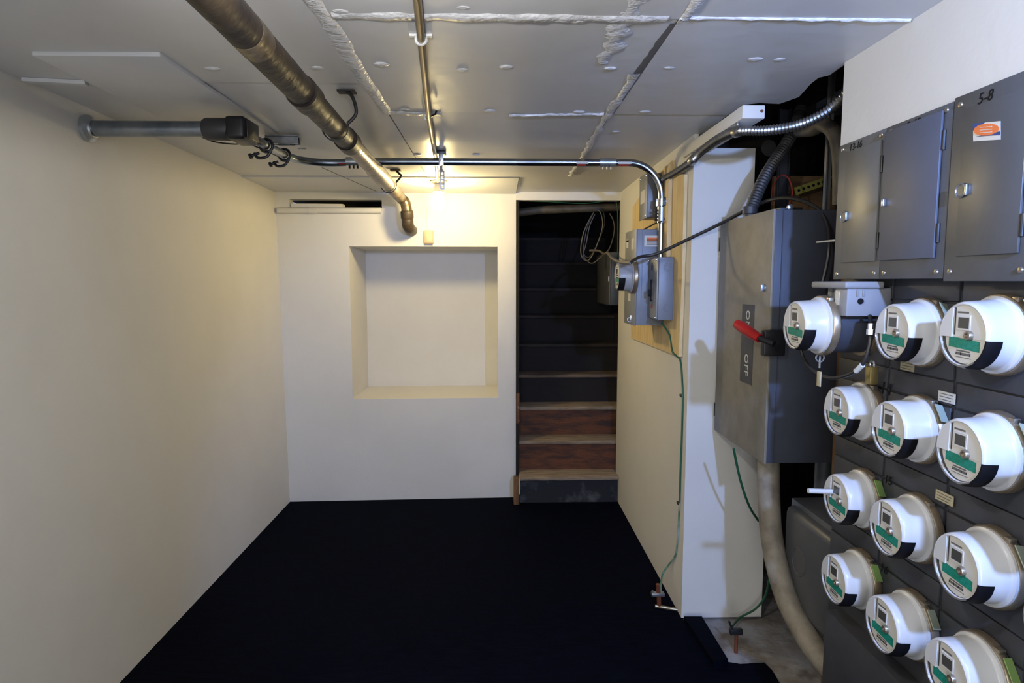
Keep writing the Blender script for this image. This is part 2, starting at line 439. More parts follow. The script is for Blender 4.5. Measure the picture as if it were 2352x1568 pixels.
# door-side jamb strip and its scuffed piece
jx = onY(4.56, 1189, 900).x
m = MB(); m.box(XD, XD + .022, 4.53, 4.60, 0, zh); struct('trim_1', m, 'stairwall')
o = obj('worn_patch', MB().box(XD + .001, XD + .026, 4.528, 4.59, onY(4.53, 1190, 972).z, onY(4.53, 1190, 903).z, .004), 'worn_wood', bpy.data.objects['trim_1'])

# ================================================================== STAIRS
stairs = thing('staircase', 'steep old wooden staircase rising in the dark opening', 'stairs', (.5, 4.5, 0))
x0s, x1s = XD + .025, XR - .004
Z0, RISE, Y0, RUN = .197, .226, 4.42, .165
for k in range(9):
    z = Z0 + RISE * k; y = Y0 + RUN * k; zlow = 0 if k == 0 else z - RISE
    xr = XR - .004 if k == 0 else XSW - .004
    tm = ('tread', 'tread', 'tread', 'tread_half_shade')[k] if k < 4 else 'tread_shade'  # treads darken upwards to paint in the stairwell's shade
    obj('riser', MB().box(x0s, xr, y + .022, y + .042, zlow, z - .03), 'riser_dark' if k == 0 else 'riser' if k < 3 else 'riser_shade', stairs, smooth=False)
    mm = MB(); pts = []
    n = 12
    prof = [(y + RUN + .05, z - .03), (y + RUN + .05, z), (y + .012, z), (y + .003, z - .005), (y, z - .015), (y + .004, z - .027), (y + .012, z - .03)]
    rings = []
    for i in range(n + 1):
        xx = x0s + (xr - x0s) * i / n
        w = random.uniform(-.004, .004)
        rings.append([mm.bm.verts.new((xx, py + (w if py < y + .02 else 0), pz - (abs(w) * .6 if pz > z - .002 and py < y + .05 else 0))) for py, pz in prof])
    for i in range(n):
        for q in range(len(prof)): mm.bm.faces.new((rings[i][q], rings[i + 1][q], rings[i + 1][(q + 1) % 7], rings[i][(q + 1) % 7]))
    mm.bm.faces.new(rings[0]); mm.bm.faces.new(rings[-1][::-1])
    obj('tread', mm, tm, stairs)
# newel stub beside the first step
o = obj('newel_stub', MB().box(onY(4.40, 1180, 1150).x, onY(4.40, 1193, 1150).x, 4.395, 4.47, 0, onY(4.40, 1187, 1098).z, .004), 'old_wood', stairs)

# things in the stairwell
m = MB(); a = onY(4.72, 1192, 487); b = onY(4.72, 1417, 474)
o = obj('stairwell_pipe', MB().tube([(XD - .01, 4.72, a.z - .01), (.3, 4.72, (a.z * 2 + b.z) / 3), (XSW + .005, 4.72, b.z)], .03, 14), 'conduit_dark')
tag(o, 'dusty horizontal pipe across the top of the stair opening', 'pipe')
o = obj('green_wire', MB().tube(smooth_path([onY(4.62, 1192, 461), onY(4.62, 1260, 463), onY(4.62, 1340, 467), onY(4.62, 1400, 461), onY(4.62, 1417, 470), onY(4.62, 1419, 560), onY(4.62, 1417, 600)]), .0035, 6), 'green_wire')
tag(o, 'thin green wire stapled along the top of the stair opening', 'wire')
coil = thing('cable_coil', 'loose coil of cables hanging in the stair opening', 'cable', onY(4.66, 1350, 590))
loops = [[(1362, 490), (1342, 530), (1334, 570), (1338, 592), (1352, 597), (1368, 570), (1384, 520), (1378, 486), (1362, 483)],
         [(1364, 486), (1348, 525), (1340, 570), (1344, 588), (1356, 588), (1374, 555), (1388, 515), (1384, 484), (1368, 480)],
         [(1366, 492), (1354, 520), (1346, 560), (1340, 585), (1350, 600), (1362, 604), (1380, 590), (1400, 570), (1411, 530), (1408, 505), (1400, 490)]]
for i, l in enumerate(loops):
    obj('cable_loop', MB().tube(smooth_path([onY(4.66 + .01 * i, *p) for p in l]), .0045, 6), 'cable_grey' if i != 1 else 'cable', coil)
sbx = thing('small_switch_box', 'small dim grey electrical box on the stairwell side wall', 'electrical box', (.78, 4.9, 1.5))
xa_ = .83
p0, p1 = onX(xa_, 1372, 600), onX(xa_, 1404, 600)
zt, zb_ = onX(xa_, 1404, 578).z, onX(xa_, 1404, 702).z
obj('box_body', MB().box(xa_, XSW - .002, max(p1.y, 4.66), p0.y, zb_, zt, .004), 'cover_grey', sbx)
obj('box_cover', MB().box(xa_ - .008, xa_, p1.y + .01, p0.y - .01, zb_ + .01, zt - .01, .002), 'cover_grey', sbx)
obj('latch', MB().box(xa_ - .016, xa_ - .008, p1.y + .02, p1.y + .035, (zb_ + zt) / 2 - .02, (zb_ + zt) / 2 + .02, .002), 'galv', sbx)

# ================================================================== LAMPS
def lamp(name, label, x, y, ztop, bz, br, bmat, group):
    t = thing(name, label, 'lamp', (x, y, ztop), group)
    obj('ceiling_rose', MB().lathe([(0, .052), (.006, .055), (.012, .05), (.016, .03)], (x, y, ztop), (0, 0, -1), 28), 'porcelain', t)
    h = ztop - bz - br
    obj('socket', MB().lathe([(.010, .026), (h * .45, .026), (h * .6, .030), (h * .72, .040), (h * .76, .040), (h * .8, .028), (h * .95, .018)], (x, y, ztop), (0, 0, -1), 24), 'porcelain', t)
    obj('bulb', MB().lathe([(bz - ztop + ztop - bz + 0, .001)] and [(-br * 1.35, .012), (-br * 1.1, .014), (-br * .75, br * .72), (-br * .4, br * .93), (0, br), (br * .4, br * .92), (br * .75, br * .66), (br * .95, br * .3), (br, .001)], (x, y, bz), (0, 0, -1), 20), bmat, t)
    return t
pl = onZ(zc(3.85), 1007, 413); LB = onY(pl.y, 1007, 466)
lamp('ceiling_lamp', 'glowing bare warm bulb in a porcelain lampholder near the back wall', pl.x, pl.y, zc(pl.y) - .004, LB.z, .046, 'bulb_back', 'bare bulb lamps')
lamp('ceiling_lamp', 'bare cool bulb on the ceiling above the thin conduit, just over the picture', -.17, .86, ZC - .002, 2.07, .032, 'bulb_mid', 'bare bulb lamps')
# spot lamp beside the camera
sl_p = Vector((.84, .02, 2.03)); sl_d = Vector((.02, 1.0, -.42)).normalized()
t = thing('spot_lamp', 'black cool spot lamp hung from the ceiling beside the camera, aimed along the meters', 'lamp', sl_p)
obj('lamp_shade', MB().lathe([(-.13, .02), (-.12, .032), (-.07, .036), (-.012, .06), (-.010, .057), (-.068, .033), (-.118, .029)], sl_p, sl_d, 28, caps=False), 'black_plastic', t)
obj('lens', MB().lathe([(-.030, .045), (-.028, .045)], sl_p, sl_d, 24), 'bulb_near', t)
sb_ = sl_p - sl_d * .09
obj('bracket', MB().tube([sb_ + Vector((0, 0, .03)), Vector((sb_.x, sb_.y, ZC - .002))], .008, 10).lathe([(0, .04), (.012, .036)], (sb_.x, sb_.y, ZC - .001), (0, 0, -1), 20), 'black_plastic', t)
ld = bpy.data.lights.new('spot_beam', 'SPOT'); ld.energy = SPOT_NEAR[1]; ld.color = SPOT_NEAR[0]; ld.spot_size = R(76); ld.spot_blend = .35; ld.shadow_soft_size = .03
lo = bpy.data.objects.new('spot_beam', ld); COL.objects.link(lo); lo.parent = t
lo.rotation_euler = sl_d.to_track_quat('-Z', 'Y').to_euler()

# ================================================================== PIPES UNDER THE CEILING
# large old iron drain pipe with couplings
pz = 2.12
def pipept(px, py): return onZ(pz, px, py)
A = onZ(pz, 497, 0); B = onY(4.33, 921, 455)
dirv = (B - A).normalized(); A0 = A - dirv * 1.9
RP = .0395
ip = thing('drain_pipe', 'large old brown iron pipe running under the ceiling to the back wall', 'pipe', A)
def along(px, py):  # nearest parameter on the axis line for a pixel
    best = min((abs((onZ(A.z, px, py) - (A + dirv * t)).length), t) for t in [i * .01 for i in range(-50, 420)]); return A + dirv * best[1]
C1 = along(700, 228); C2 = along(795, 335)
obj('pipe_run', MB().tube([A0, A, C1], RP, 28), 'iron', ip)
obj('pipe_run', MB().tube([C1, C2], RP * .97, 28), 'iron', ip)
obj('pipe_run', MB().tube([C2, C2.lerp(B, .3), C2.lerp(B, .36), C2.lerp(B, .55), C2.lerp(B, .62), B], [RP * .92, RP * .92, RP * 1.08, RP * 1.08, RP * .92, RP * .92], 28), 'iron_tan', ip)
obj('band', MB().tube([along(560, 70), along(590, 105)], RP * 1.02, 28), 'iron_tan', ip)
for c in (C1, C2):
    obj('coupling', MB().lathe([(-.055, RP), (-.05, RP * 1.13), (.05, RP * 1.13), (.055, RP)], c, dirv, 28), 'iron', ip)
def torus_arc(c, ax, r, rt, a0=0, a1=360, n=28, ref=None):
    ax = Vector(ax).normalized(); ref = Vector(ref) if ref else (Vector((0, 0, 1)) if abs(ax.z) < .9 else Vector((1, 0, 0)))
    a = ax.cross(ref).normalized(); b = ax.cross(a)
    return [Vector(c) + (a * math.cos(R(a0 + (a1 - a0) * i / n)) + b * math.sin(R(a0 + (a1 - a0) * i / n))) * r for i in range(n + 1)]
# elbow: turns down, then into the wall
E1 = onY(4.36, 934, 480); E2 = onY(4.37, 936, 505); yw = yb(E2.x)
obj('elbow', MB().tube(smooth_path([B - dirv * .06, B, (B + E1) / 2 + Vector((.006, .01, .01)), E1, E2 + Vector((0, 0, -.0))], 6), RP * .92, 24), 'iron_tan', ip)
obj('elbow_collar', MB().lathe([(-.03, RP * .95), (-.025, RP * 1.12), (.02, RP * 1.12), (.03, RP * .95)], E1.lerp(E2, .55), (E2 - E1).normalized(), 24), 'iron', ip)
obj('wall_stub', MB().tube(smooth_path([E2 + Vector((0, 0, .03)), E2 + Vector((0, .012, -.03)), E2 + Vector((.004, .07, -.052)), Vector((E2.x + .006, yw + .03, E2.z - .06))], 6), RP * 1.02, 24), 'iron', ip)
# riser clamp hangers on the pipe
def hanger(c, label):
    t = thing('pipe_hanger', label, 'pipe hanger', c)
    up = Vector((0, 0, 1)); side = dirv.cross(up).normalized()
    pts = [c + (side * math.cos(a) + up * math.sin(a)) * (RP * 1.12) for a in [R(q) for q in range(-200, 21, 10)]]
    mm = MB()
    for q in range(len(pts) - 1): mm.bar(pts[q], pts[q + 1], .004, .022, dirv)
    obj('hook_band', mm, 'black_iron', t)
    top = Vector((c.x, c.y, zc(c.y) - .004))
    obj('hanger_rod', MB().tube(smooth_path([pts[-1], pts[-1] + Vector((.03, 0, .035)), Vector((pts[-1].x + .02, c.y, top.z - .02)), Vector((pts[-1].x, c.y, top.z))], 6), .006, 8), 'black_iron', t)
    obj('ceiling_plate', MB().box(pts[-1].x - .03, pts[-1].x + .03, c.y - .02, c.y + .02, top.z - .004, top.z + .002), 'black_iron', t)
hanger(along(770, 305), 'black hooked hanger holding the brown pipe at mid length')
hanger(along(905, 440), 'dark hook holding the brown pipe close to its elbow')

# thin conduit leading to the back lamp
tc0 = onZ(ZC - .012, 958, 0); tc1 = onZ(zc(3.2) - .014, 985, 270); tc2 = onZ(zc(3.2) - .014, 1000, 360)
t = thing('thin_conduit', 'thin brass-coloured conduit along the ceiling towards the back bulb', 'conduit', tc0)
obj('conduit_tube', MB().tube([Vector((-.17, .90, ZC - .012)), tc0, tc1, tc2, Vector((pl.x + .0, pl.y - .055, zc(pl.y) - .014))], .0105, 12), 'brass_rod', t)
for px, py in ((967, 90), (983, 268)):
    p = onZ(ZC - .012, px, py)
    obj('pipe_strap', MB().tube(torus_arc(p, (0, 1, 0), .014, 0, 0, 360, 16), .004, 6).box(p.x - .03, p.x + .03, p.y - .006, p.y + .006, ZC - .006, ZC), 'tape', t)
p = onZ(ZC - .012, 1000, 252)
obj('ground_clip', MB().tube([tc1, tc1 + Vector((.03, -.05, .0)), tc1 + Vector((.035, -.06, .01))], .004, 6), 'dark_metal', t)

# cable stack: wall stub, LB fitting, conduit with two bends
YC = 3.22
c_l = onY(YC, 760, 374); c_r = onY(YC, 1400, 370)
zcon = (c_l.z + c_r.z) / 2
XV = onY(YC, 1519, 500).x
YLB = onX(-1.548, 200, 297).y
lbx = onY(YLB, 545, 300).x
zl = onY(YLB, 520, 297).z
con = thing('electrical_conduit', 'blue-grey steel conduit crossing under the ceiling and bending down to the meter box', 'conduit', (0, YC, zcon))
rb = .12
def arc(c, p0, p1, n=10):   # quarter circle from p0 to p1 about centre c
    a = Vector(p0) - Vector(c); b = Vector(p1) - Vector(c)
    return [Vector(c) + a * math.cos(math.pi / 2 * i / n) + b * math.sin(math.pi / 2 * i / n) for i in range(n + 1)]
left_run = [Vector((lbx, YLB + .06, zl)), onY(2.62, 602, 329), onY(2.85, 636, 347), onY(3.04, 664, 360), onY(3.16, 700, 369), onY(YC, 760, 374), Vector((c_l.x + .25, YC, zcon)), Vector((.1, YC, zcon))]
path = smooth_path(left_run, 8)
path_left = path
obj('conduit_tube', MB().tube(path, .018, 18), 'emt_blue', con)
zbox = onX(XV, 1519, 592).z
path = [Vector((.1, YC, zcon)), Vector((XV - .17, YC, zcon))] + arc((XV - .17, YC, zcon - .17), (XV - .17, YC, zcon), (XV, YC, zcon - .17), 14) + [Vector((XV, YC, zbox - .005))]
obj('conduit_tube', MB().tube(path, .018, 18), 'emt', con)
def coup(p0, p1, screws):
    c = obj('coupling', MB().tube([p0, p1], .0215, 18), 'galv', con)
    return c
cx = onY(YC, 1395, 370).x
c = coup((cx - .04, YC, zcon), (cx + .04, YC, zcon), 3)
for q in (-.02, 0, .02): obj('screw', MB().tube([(cx + q, YC, zcon - .02), (cx + q, YC, zcon - .034)], .005, 8), 'zinc', c)
cx = onY(YC, 812, 378).x
c = coup((cx - .035, YC, zcon), (cx + .035, YC, zcon), 3)
for q in (-.02, 0, .02): obj('screw', MB().tube([(cx + q, YC, zcon - .02), (cx + q, YC, zcon - .034)], .005, 8), 'dark_metal', c)
zz0, zz1 = onY(YC, 1519, 512).z, onY(YC, 1519, 476).z
c = coup((XV, YC, zz0), (XV, YC, zz1), 4)
for q in (.2, .4, .6, .8): obj('screw', MB().tube([(XV - .02, YC, zz0 + (zz1 - zz0) * q), (XV - .034, YC, zz0 + (zz1 - zz0) * q)], .005, 8), 'dark_metal', c)
for px, w in ((1335, .045), (1432, .05), (788, .05)):       # printed red and white bands
    x = onY(YC, px, 370).x
    def patch(xa, xb2, a0, a1, m_):
        mm = MB(); rows = []
        for i in range(7):
            an = R(a0 + (a1 - a0) * i / 6)
            rows.append([mm.bm.verts.new((q, YC - math.cos(an) * rr_, zcon + math.sin(an) * rr_)) for q, rr_ in ((xa, .0178), (xa, .0186), (xb2, .0186), (xb2, .0178))])
        for i in range(6):
            for k in range(3): mm.bm.faces.new((rows[i][k], rows[i][k + 1], rows[i + 1][k + 1], rows[i + 1][k]))
        obj('print_band', mm, m_, con)
    patch(x - w / 2, x + w / 2, -75, -35, 'red_print')
    if px != 788: patch(x - w / 2 - .004, x + w / 2 + .012, -30, 5, 'paper')
# LB fitting and the stub to the left wall
lb = thing('conduit_elbow_fitting', 'dark grey angled conduit fitting joining the wall stub to the conduit', 'conduit fitting', (lbx, YLB, zl))
p = onY(YLB, 470, 297)
obj('hub', MB().lathe([(0, .036), (.01, .042), (.10, .042), (.11, .036)], (p.x, YLB, zl), (1, 0, 0), 22), 'flex_dark', lb)
obj('elbow_body', MB().box(p.x + .09, lbx + .045, YLB - .045, YLB + .10, zl - .043, zl + .043, .016, 3), 'black_plastic', lb)
obj('cover_plate', MB().box(lbx + .045, lbx + .05, YLB - .03, YLB + .085, zl - .034, zl + .034, .002), 'black_plastic', lb)
ws = thing('wall_stub_pipe', 'short galvanised pipe entering the left wall near the ceiling', 'pipe', (-1.55, YLB, zl))
obj('pipe_run', MB().tube([(-1.56, YLB, zl), (p.x + .01, YLB, zl)], .0295, 22), 'emt_blue', ws)
obj('wall_flange', MB().lathe([(-.01, .05), (.012, .05), (.022, .036), (.03, .034)], (-1.548, YLB, zl), (1, 0, 0), 22), 'galv', ws)
# strut piece and clamps
s0, s1 = onZ(zc(2.75) - .02, 612, 318), onZ(zc(2.75) - .02, 684, 316)
st_ = thing('strut_channel', 'short galvanised strut channel fixed to the ceiling beside the patch board', 'strut', s0)
ys = s0.y
m = MB(); m.box(s0.x, s1.x, ys - .021, ys + .021, 2.243, 2.250); m.box(s0.x, s1.x, ys - .021, ys - .018, 2.215, 2.245); m.box(s0.x, s1.x, ys + .018, ys + .021, 2.215, 2.245)
m.box(s0.x, s1.x, ys - .021, ys - .010, 2.213, 2.216); m.box(s0.x, s1.x, ys + .010, ys + .021, 2.213, 2.216)
obj('channel', m, 'galv', st_, smooth=False)
obj('end_bolt', MB().lathe([(0, .012), (.012, .012)], (s1.x - .03, ys, 2.222), (0, 0, -1), 6), 'dark_metal', st_)
for i, (px, py) in enumerate(((607, 345), (658, 362))):
    p = min(path_left, key=lambda q_: (q_ - onY((2.68, 2.98)[i], px + 8, py - 6)).length); xb, zl = p.x, p.z
    t = thing('conduit_clamp', ('nearer' if i == 0 else 'farther') + ' dark hook clamp around the left end of the steel conduit', 'clamp', (xb, p.y, zl))
    obj('hook_band', MB().tube(torus_arc((xb, p.y, zl), (0, 1, 0), .026, 0, 0, 360, 18), .006, 8), 'dark_metal', t)
    obj('bolt', MB().tube([(xb - .03, p.y, zl - .03), (xb - .07, p.y, zl - .045)], .006, 8).lathe([(0, .012), (.01, .012)], (xb - .06, p.y, zl - .042), (-1, 0, -.35), 6), 'dark_metal', t)
    obj('hook_arm', MB().tube(smooth_path([(xb + .02, p.y, zl - .02), (xb, p.y, zl - .045), (xb - .035, p.y, zl - .05), (xb - .05, p.y, zl - .03)], 5), .006, 8), 'dark_metal', t)
o = obj('hanging_wire', MB().tube(smooth_path([onY(YLB + .1, 450, 308), onY(YLB + .12, 490, 325), onY(YLB + .2, 540, 331), onY(2.55, 570, 330), onY(2.8, 640, 360)]), .003, 6), 'dark_metal')
tag(o, 'thin dark wire sagging below the dark conduit fitting', 'wire')
a, b = onY(3.2, 740, 385), onZ(zc(4.3) - .004, 868, 441)
o = obj('thin_wire', MB().tube([a + Vector((0, 0, .0)), b], .0018, 6), 'cable_grey')
tag(o, 'fine straight wire along the ceiling from the conduit to the back wall', 'wire')
# strap carrying the conduit beside the lamp
hx = onY(YC, 1014, 360).x
t = thing('conduit_strap', 'bright zinc strap hanging the conduit beside the thin conduit', 'strap', (hx, YC, zcon))
obj('strap_band', MB().tube(torus_arc((hx, YC, zcon), (1, 0, 0), .024, 0, 0, 360, 20), .004, 6).box(hx - .012, hx + .012, YC - .026, YC - .022, zcon - .022, zc(YC) - .012, .001), 'zinc', t)
obj('strap_head', MB().box(hx - .022, hx + .022, YC - .03, YC + .02, zc(YC) - .014, zc(YC) + .002, .003), 'dark_metal', t)
obj('bolt', MB().lathe([(0, .008), (.02, .008), (.021, .012), (.028, .012)], (hx, YC - .02, zcon - .026), (0, -.4, -1), 6), 'zinc', t)
# perforated hanger behind, carrying the lamp
hx2 = onY(3.7, 1016, 400).x
t = thing('perforated_hanger', 'perforated metal strap hanging beside the glowing bulb', 'strap', (hx2, 3.70, zc(3.7)))
m = MB(); zt_ = zc(3.70)
m.box(hx2 - .013, hx2 - .005, 3.70, 3.703, zt_ - .11, zt_); m.box(hx2 + .005, hx2 + .013, 3.70, 3.703, zt_ - .11, zt_)
for q in range(5): m.box(hx2 - .006, hx2 + .006, 3.70, 3.703, zt_ - .11 + q * .0255, zt_ - .10 + q * .0255)
obj('strap_band', m, 'galv', t, smooth=False)

# white pipe below the wall slot, doorbell box
pa_, pb2 = S(658, 484), S(876, 484)
t = thing('white_wall_pipe', 'white painted pipe lying along the slot high on the back wall', 'pipe', pa_)
off = Vector((0, -.020, 0))
obj('pipe_run', MB().tube([Vector((XL, yb(XL) - .02, pa_.z)), pb2 + off], .021, 16), 'pvc_white', t)
q = S(722, 484) + off
obj('sleeve', MB().tube([q - Vector((.03, 0.001, 0)), q + Vector((.03, .001, 0))], .0245, 16), 'pvc_white', t)
p = S(985, 545)
t = thing('wall_sensor', 'small cream plastic box on the wall between the bulb and the niche', 'sensor', p)
w2 = .033; h2 = .048
obj('sensor_body', MB().box(p.x - w2, p.x + w2, p.y - .028, p.y + .004, p.z - h2, p.z + h2, .008, 3), 'cream', t)
obj('sensor_cap', MB().box(p.x - w2 * .75, p.x + w2 * .75, p.y - .031, p.y - .027, p.z - h2 * .8, p.z + h2 * .4, .003), 'cream', t)
obj('sensor_wire', MB().tube([(p.x - .015, p.y - .003, p.z + h2), (p.x - .012, p.y - .003, p.z + .20)], .0022, 6), 'pvc_white', t)

# ================================================================== RIGHT WALL: PLYWOOD AND SERVICE EQUIPMENT
XPB = XR - .016
pts = [(1449, 776), (1559, 819), (1566, 640), (1572, 400), (1546, 400), (1544, 368), (1508, 404), (1508, 425), (1470, 450), (1453, 476)]
t = thing('plywood_backboard', 'bare plywood board on the right wall carrying the service boxes', 'board', onX(XR, 1560, 820))
obj('plywood_sheet', MB().prism([onX(XPB, *p) for p in pts], (.015, 0, 0)), 'plywood', t, smooth=False)
obj('batten', MB().box(XPB - .02, XPB, onX(XPB, 1545, 400).y, onX(XPB, 1533, 400).y, onX(XPB, 1540, 590).z, onX(XPB, 1540, 380).z, .002), 'plywood', t)

def wallbox(name, label, xf, pn, pf, ptop, pbot, face, side, x1=XPB):
    """box on the right wall; xf front plane, pn/pf pixel columns of the near and far front edge"""
    yn = onX(xf, pn, 600).y; yf = onX(xf, pf, 600).y
    z1 = onX(xf, pn, ptop).z; z0 = onX(xf, pn, pbot).z
    t = thing(name, label, 'electrical box', (x1, (yn + yf) / 2, z0))
    obj('box_body', MB().box(xf + .004, x1, yn, yf, z0, z1, .004), side, t)
    return t, yn, yf, z0, z1
# upper junction box
xf = .784
t, yn, yf, z0, z1 = wallbox('junction_box', 'dark grey junction box, uppermost on the plywood', xf, 1482, 1467, 400, 500, 'box_grey', 'cover_grey')
obj('box_cover', MB().box(xf - .002, xf + .004, yn - .004, yf + .004, z0 - .004, z1 + .004, .0015), 'box_grey', t)
obj('sticker', MB().box(xf - .0028, xf - .0018, yn + .03, yf - .03, z0 + (z1 - z0) * .35, z0 + (z1 - z0) * .65), 'paper', t)
for a, b in ((yn + .01, z1 - .012), (yf - .01, z1 - .012), (yn + .01, z0 + .012)):
    obj('screw', MB().lathe([(0, .006), (.004, .005)], (xf - .002, a, b), (-1, 0, 0), 10), 'zinc', t)
# meter main box
xf = .715
t, yn, yf, z0, z1 = wallbox('meter_box', 'tall grey meter box on the plywood behind the steel conduit', xf, 1461, 1437, 527, 748, 'box_grey', 'box_blue')
obj('box_cover', MB().box(xf - .003, xf + .004, yn - .003, yf + .003, z0 - .003, z1 + .003, .002), 'box_grey', t)
zs = onY(yn, 1500, 600).z
mb = obj('seam_ridge', MB().box(xf + .03, xf + .034, yn - .003, yn + .002, z0 + .005, z1 - .005), 'box_blue', t)
a = onY(yn, 1480, 541); b = onY(yn, 1528, 566)
lbs = obj('warning_label', MB().box(a.x, XPB - .012, yn - .0022, yn + .001, b.z, a.z), 'paper', t)
obj('warning_stripe', MB().box(a.x + .012, XPB - .014, yn - .003, yn - .002, a.z - .026, a.z - .010), 'orange', lbs)
for q in range(4): obj('print_line', MB().box(a.x + .012, XPB - .02, yn - .003, yn - .002, b.z + .008 + q * .008, b.z + .0105 + q * .008), 'ink_soft', lbs)
for (u0, v0, w, h, mm_) in ((.12, .83, .2, .09, 'paper'), (.12, .895, .2, .02, 'red_print'), (.62, .80, .2, .12, 'paper'), (.4, .25, .2, .08, 'pvc_white')):
    ya = yf - (yf - yn) * u0; ybb = yf - (yf - yn) * (u0 + w)
    obj('sticker', MB().box(xf - .0042, xf - .003, ybb, ya, z0 + (z1 - z0) * v0, z0 + (z1 - z0) * (v0 + h)), mm_, t)
obj('hasp', MB().box(xf - .012, xf - .003, yn + .06, yn + .09, z0 + .02, z0 + .05, .002).tube(torus_arc((xf - .012, yn + .075, z0 + .025), (0, 1, 0), .012, 0, 0, 360, 12), .003, 6), 'galv', t)
# flexible connector leaving it to the left, into the stairwell
yq = (yn + yf) / 2
o = obj('flex_connector', MB().tube([(onX(xf + .06, 1408, 575).x + .03, yf, onX(xf + .06, 1436, 574).z), (xf + .075, yf + .12, onX(xf + .06, 1436, 574).z), (xf + .08, yf + .30, onX(xf + .06, 1436, 574).z - .005)], [.02, .02, .02], 14), 'flex')
tag(o, 'ribbed flexible connector leaving the tall grey meter box', 'conduit')
# breaker box with switch
xf = .786
t, yn2, yf2, z0, z1 = wallbox('breaker_box', 'small light grey breaker box at the foot of the steel conduit', xf, 1512, 1491, 590, 736, 'box_grey', 'box_blue')
obj('box_cover', MB().box(xf - .006, xf + .004, yn2 + .0, yf2 - .0, z0 + .004, z1 - .004, .005), 'box_grey', t)
obj('switch_slot', MB().box(xf - .008, xf - .005, (yn2 + yf2) / 2 - .012, (yn2 + yf2) / 2 + .012, z0 + .10, z0 + .18), 'box_blue', t)
obj('switch_toggle', MB().box(xf - .026, xf - .006, (yn2 + yf2) / 2 - .006, (yn2 + yf2) / 2 + .006, z0 + .115, z0 + .15, .003).box(xf - .014, xf - .006, (yn2 + yf2) / 2 - .004, (yn2 + yf2) / 2 + .004, z0 + .09, z0 + .20, .002), 'ink', t)
obj('red_mark', MB().box(xf - .0072, xf - .0058, (yn2 + yf2) / 2 - .02, (yn2 + yf2) / 2 + .01, z0 + .055, z0 + .075), 'red_print', t)
obj('logo_mark', MB().box(xf - .0072, xf - .0058, (yn2 + yf2) / 2 - .01, (yn2 + yf2) / 2 + .015, z0 + .245, z0 + .285), 'bank', t)
for zz in (z0 + .06, z1 - .05):     # stamped knockouts
    obj('knockout', MB().tube(torus_arc(((xf + XPB) / 2 + .01, yn2, zz), (0, 1, 0), .02, 0, 0, 360, 18), .0016, 6).tube(torus_arc(((xf + XPB) / 2 + .01, yn2, zz), (0, 1, 0), .012, 0, 0, 360, 14), .0014, 6), 'box_blue', t)
for a, b in ((yn2 + .012, z0 + .012), (yf2 - .012, z1 - .012), (yn2 + .012, z1 - .012)):
    obj('screw', MB().lathe([(0, .006), (.004, .005)], (xf - .006, a, b), (-1, 0, 0), 10), 'zinc', t)
# strap of the vertical conduit
sp_ = onY(YC, 1519, 465)
t = thing('conduit_strap', 'bright zinc strap fixing the vertical conduit to the plywood', 'strap', (XV, YC, sp_.z))
obj('strap_band', MB().lathe([(-.018, .024), (.018, .024)], (XV, YC, sp_.z), (0, 0, 1), 20).box(XV, XPB + .001, YC - .026, YC - .02, sp_.z - .016, sp_.z + .016, .001).box(XV - .03, XV - .01, YC - .004, YC + .004, sp_.z - .02, sp_.z + .02, .002), 'zinc', t)
obj('strut_foot', MB().box(XPB - .03, XPB, YC - .05, YC - .01, sp_.z - .02, sp_.z + .02, .002), 'dark_metal', t)
obj('bolt', MB().lathe([(0, .012), (.012, .012)], (XPB - .012, YC - .05, sp_.z), (0, -1, 0), 6), 'zinc', t)
# small wires around the boxes
xq = .82
o = obj('short_wire', MB().tube(smooth_path([onX(xq, 1478, 527), onX(xq, 1490, 521), onX(xq, 1505, 513), onX(xq, 1520, 508)]), .004, 6), 'cable')
tag(o, 'short dark wire between the tall meter box and the conduit', 'wire')
o = obj('short_wire', MB().tube(smooth_path([onX(XPB - .02, 1527, 502), onX(XPB - .012, 1534, 515), onX(XPB - .012, 1534, 540), onX(XPB - .012, 1531, 580)]), .004, 6), 'cable')
tag(o, 'dark wire running down beside the vertical conduit on the plywood', 'wire')

# green ground wire down the right wall to the copper pipe
gw = [(1520, 742), (1538, 770), (1544, 806), (1552, 816), (1562, 826), (1566, 860), (1568, 915), (1566, 1000), (1563, 1075), (1561, 1155), (1557, 1230), (1551, 1275), (1535, 1298), (1521, 1318), (1517, 1345)]
gp = [onX(XPB - .004 if i < 4 else XR - .004, *p) for i, p in enumerate(gw)]
gp[0] = onX(XPB - .03, *gw[0]); gq = onZ(.012, 1514, 1391); gp[-1] = onY(gq.y, 1517, 1362); gp[-2] = onY(gq.y, 1521, 1322).lerp(onX(XR - .006, 1521, 1318), .35); gp[-3] = gp[-3].lerp(onY(gq.y, 1535, 1298), .3)
t = thing('ground_wire', 'green ground wire running down the right wall from the breaker box to the copper pipe', 'wire', gp[-1])
obj('wire_run', MB().tube(smooth_path(gp[:10], 5), .0045, 8), 'green_wire', t)
obj('wire_run', MB().tube(smooth_path(gp[9:], 5), .0045, 8), 'green_wire_painted', t)
for px, py in ((1568, 908), (1561, 1155), (1544, 800)):
    q = onX(XR, px, py)
    obj('staple', MB().box(XR - .012, XR, q.y - .014, q.y + .014, q.z - .006, q.z + .006, .002), 'dark_metal', t)
q1 = onZ(.012, 1514, 1391); q0 = onY(q1.y, 1511, 1341)
t = thing('copper_pipe_stub', 'short copper pipe with a clamp at the foot of the right wall', 'pipe', q1)
obj('pipe_run', MB().tube([q0, q1], .011, 14), 'copper', t)
obj('cross_rod', MB().tube([q1 + Vector((-.02, 0, .0)), Vector((XR + .002, q1.y - .02, q1.z - .01))], .008, 12), 'brass_rod', t)
qm = q0.lerp(q1, .45)
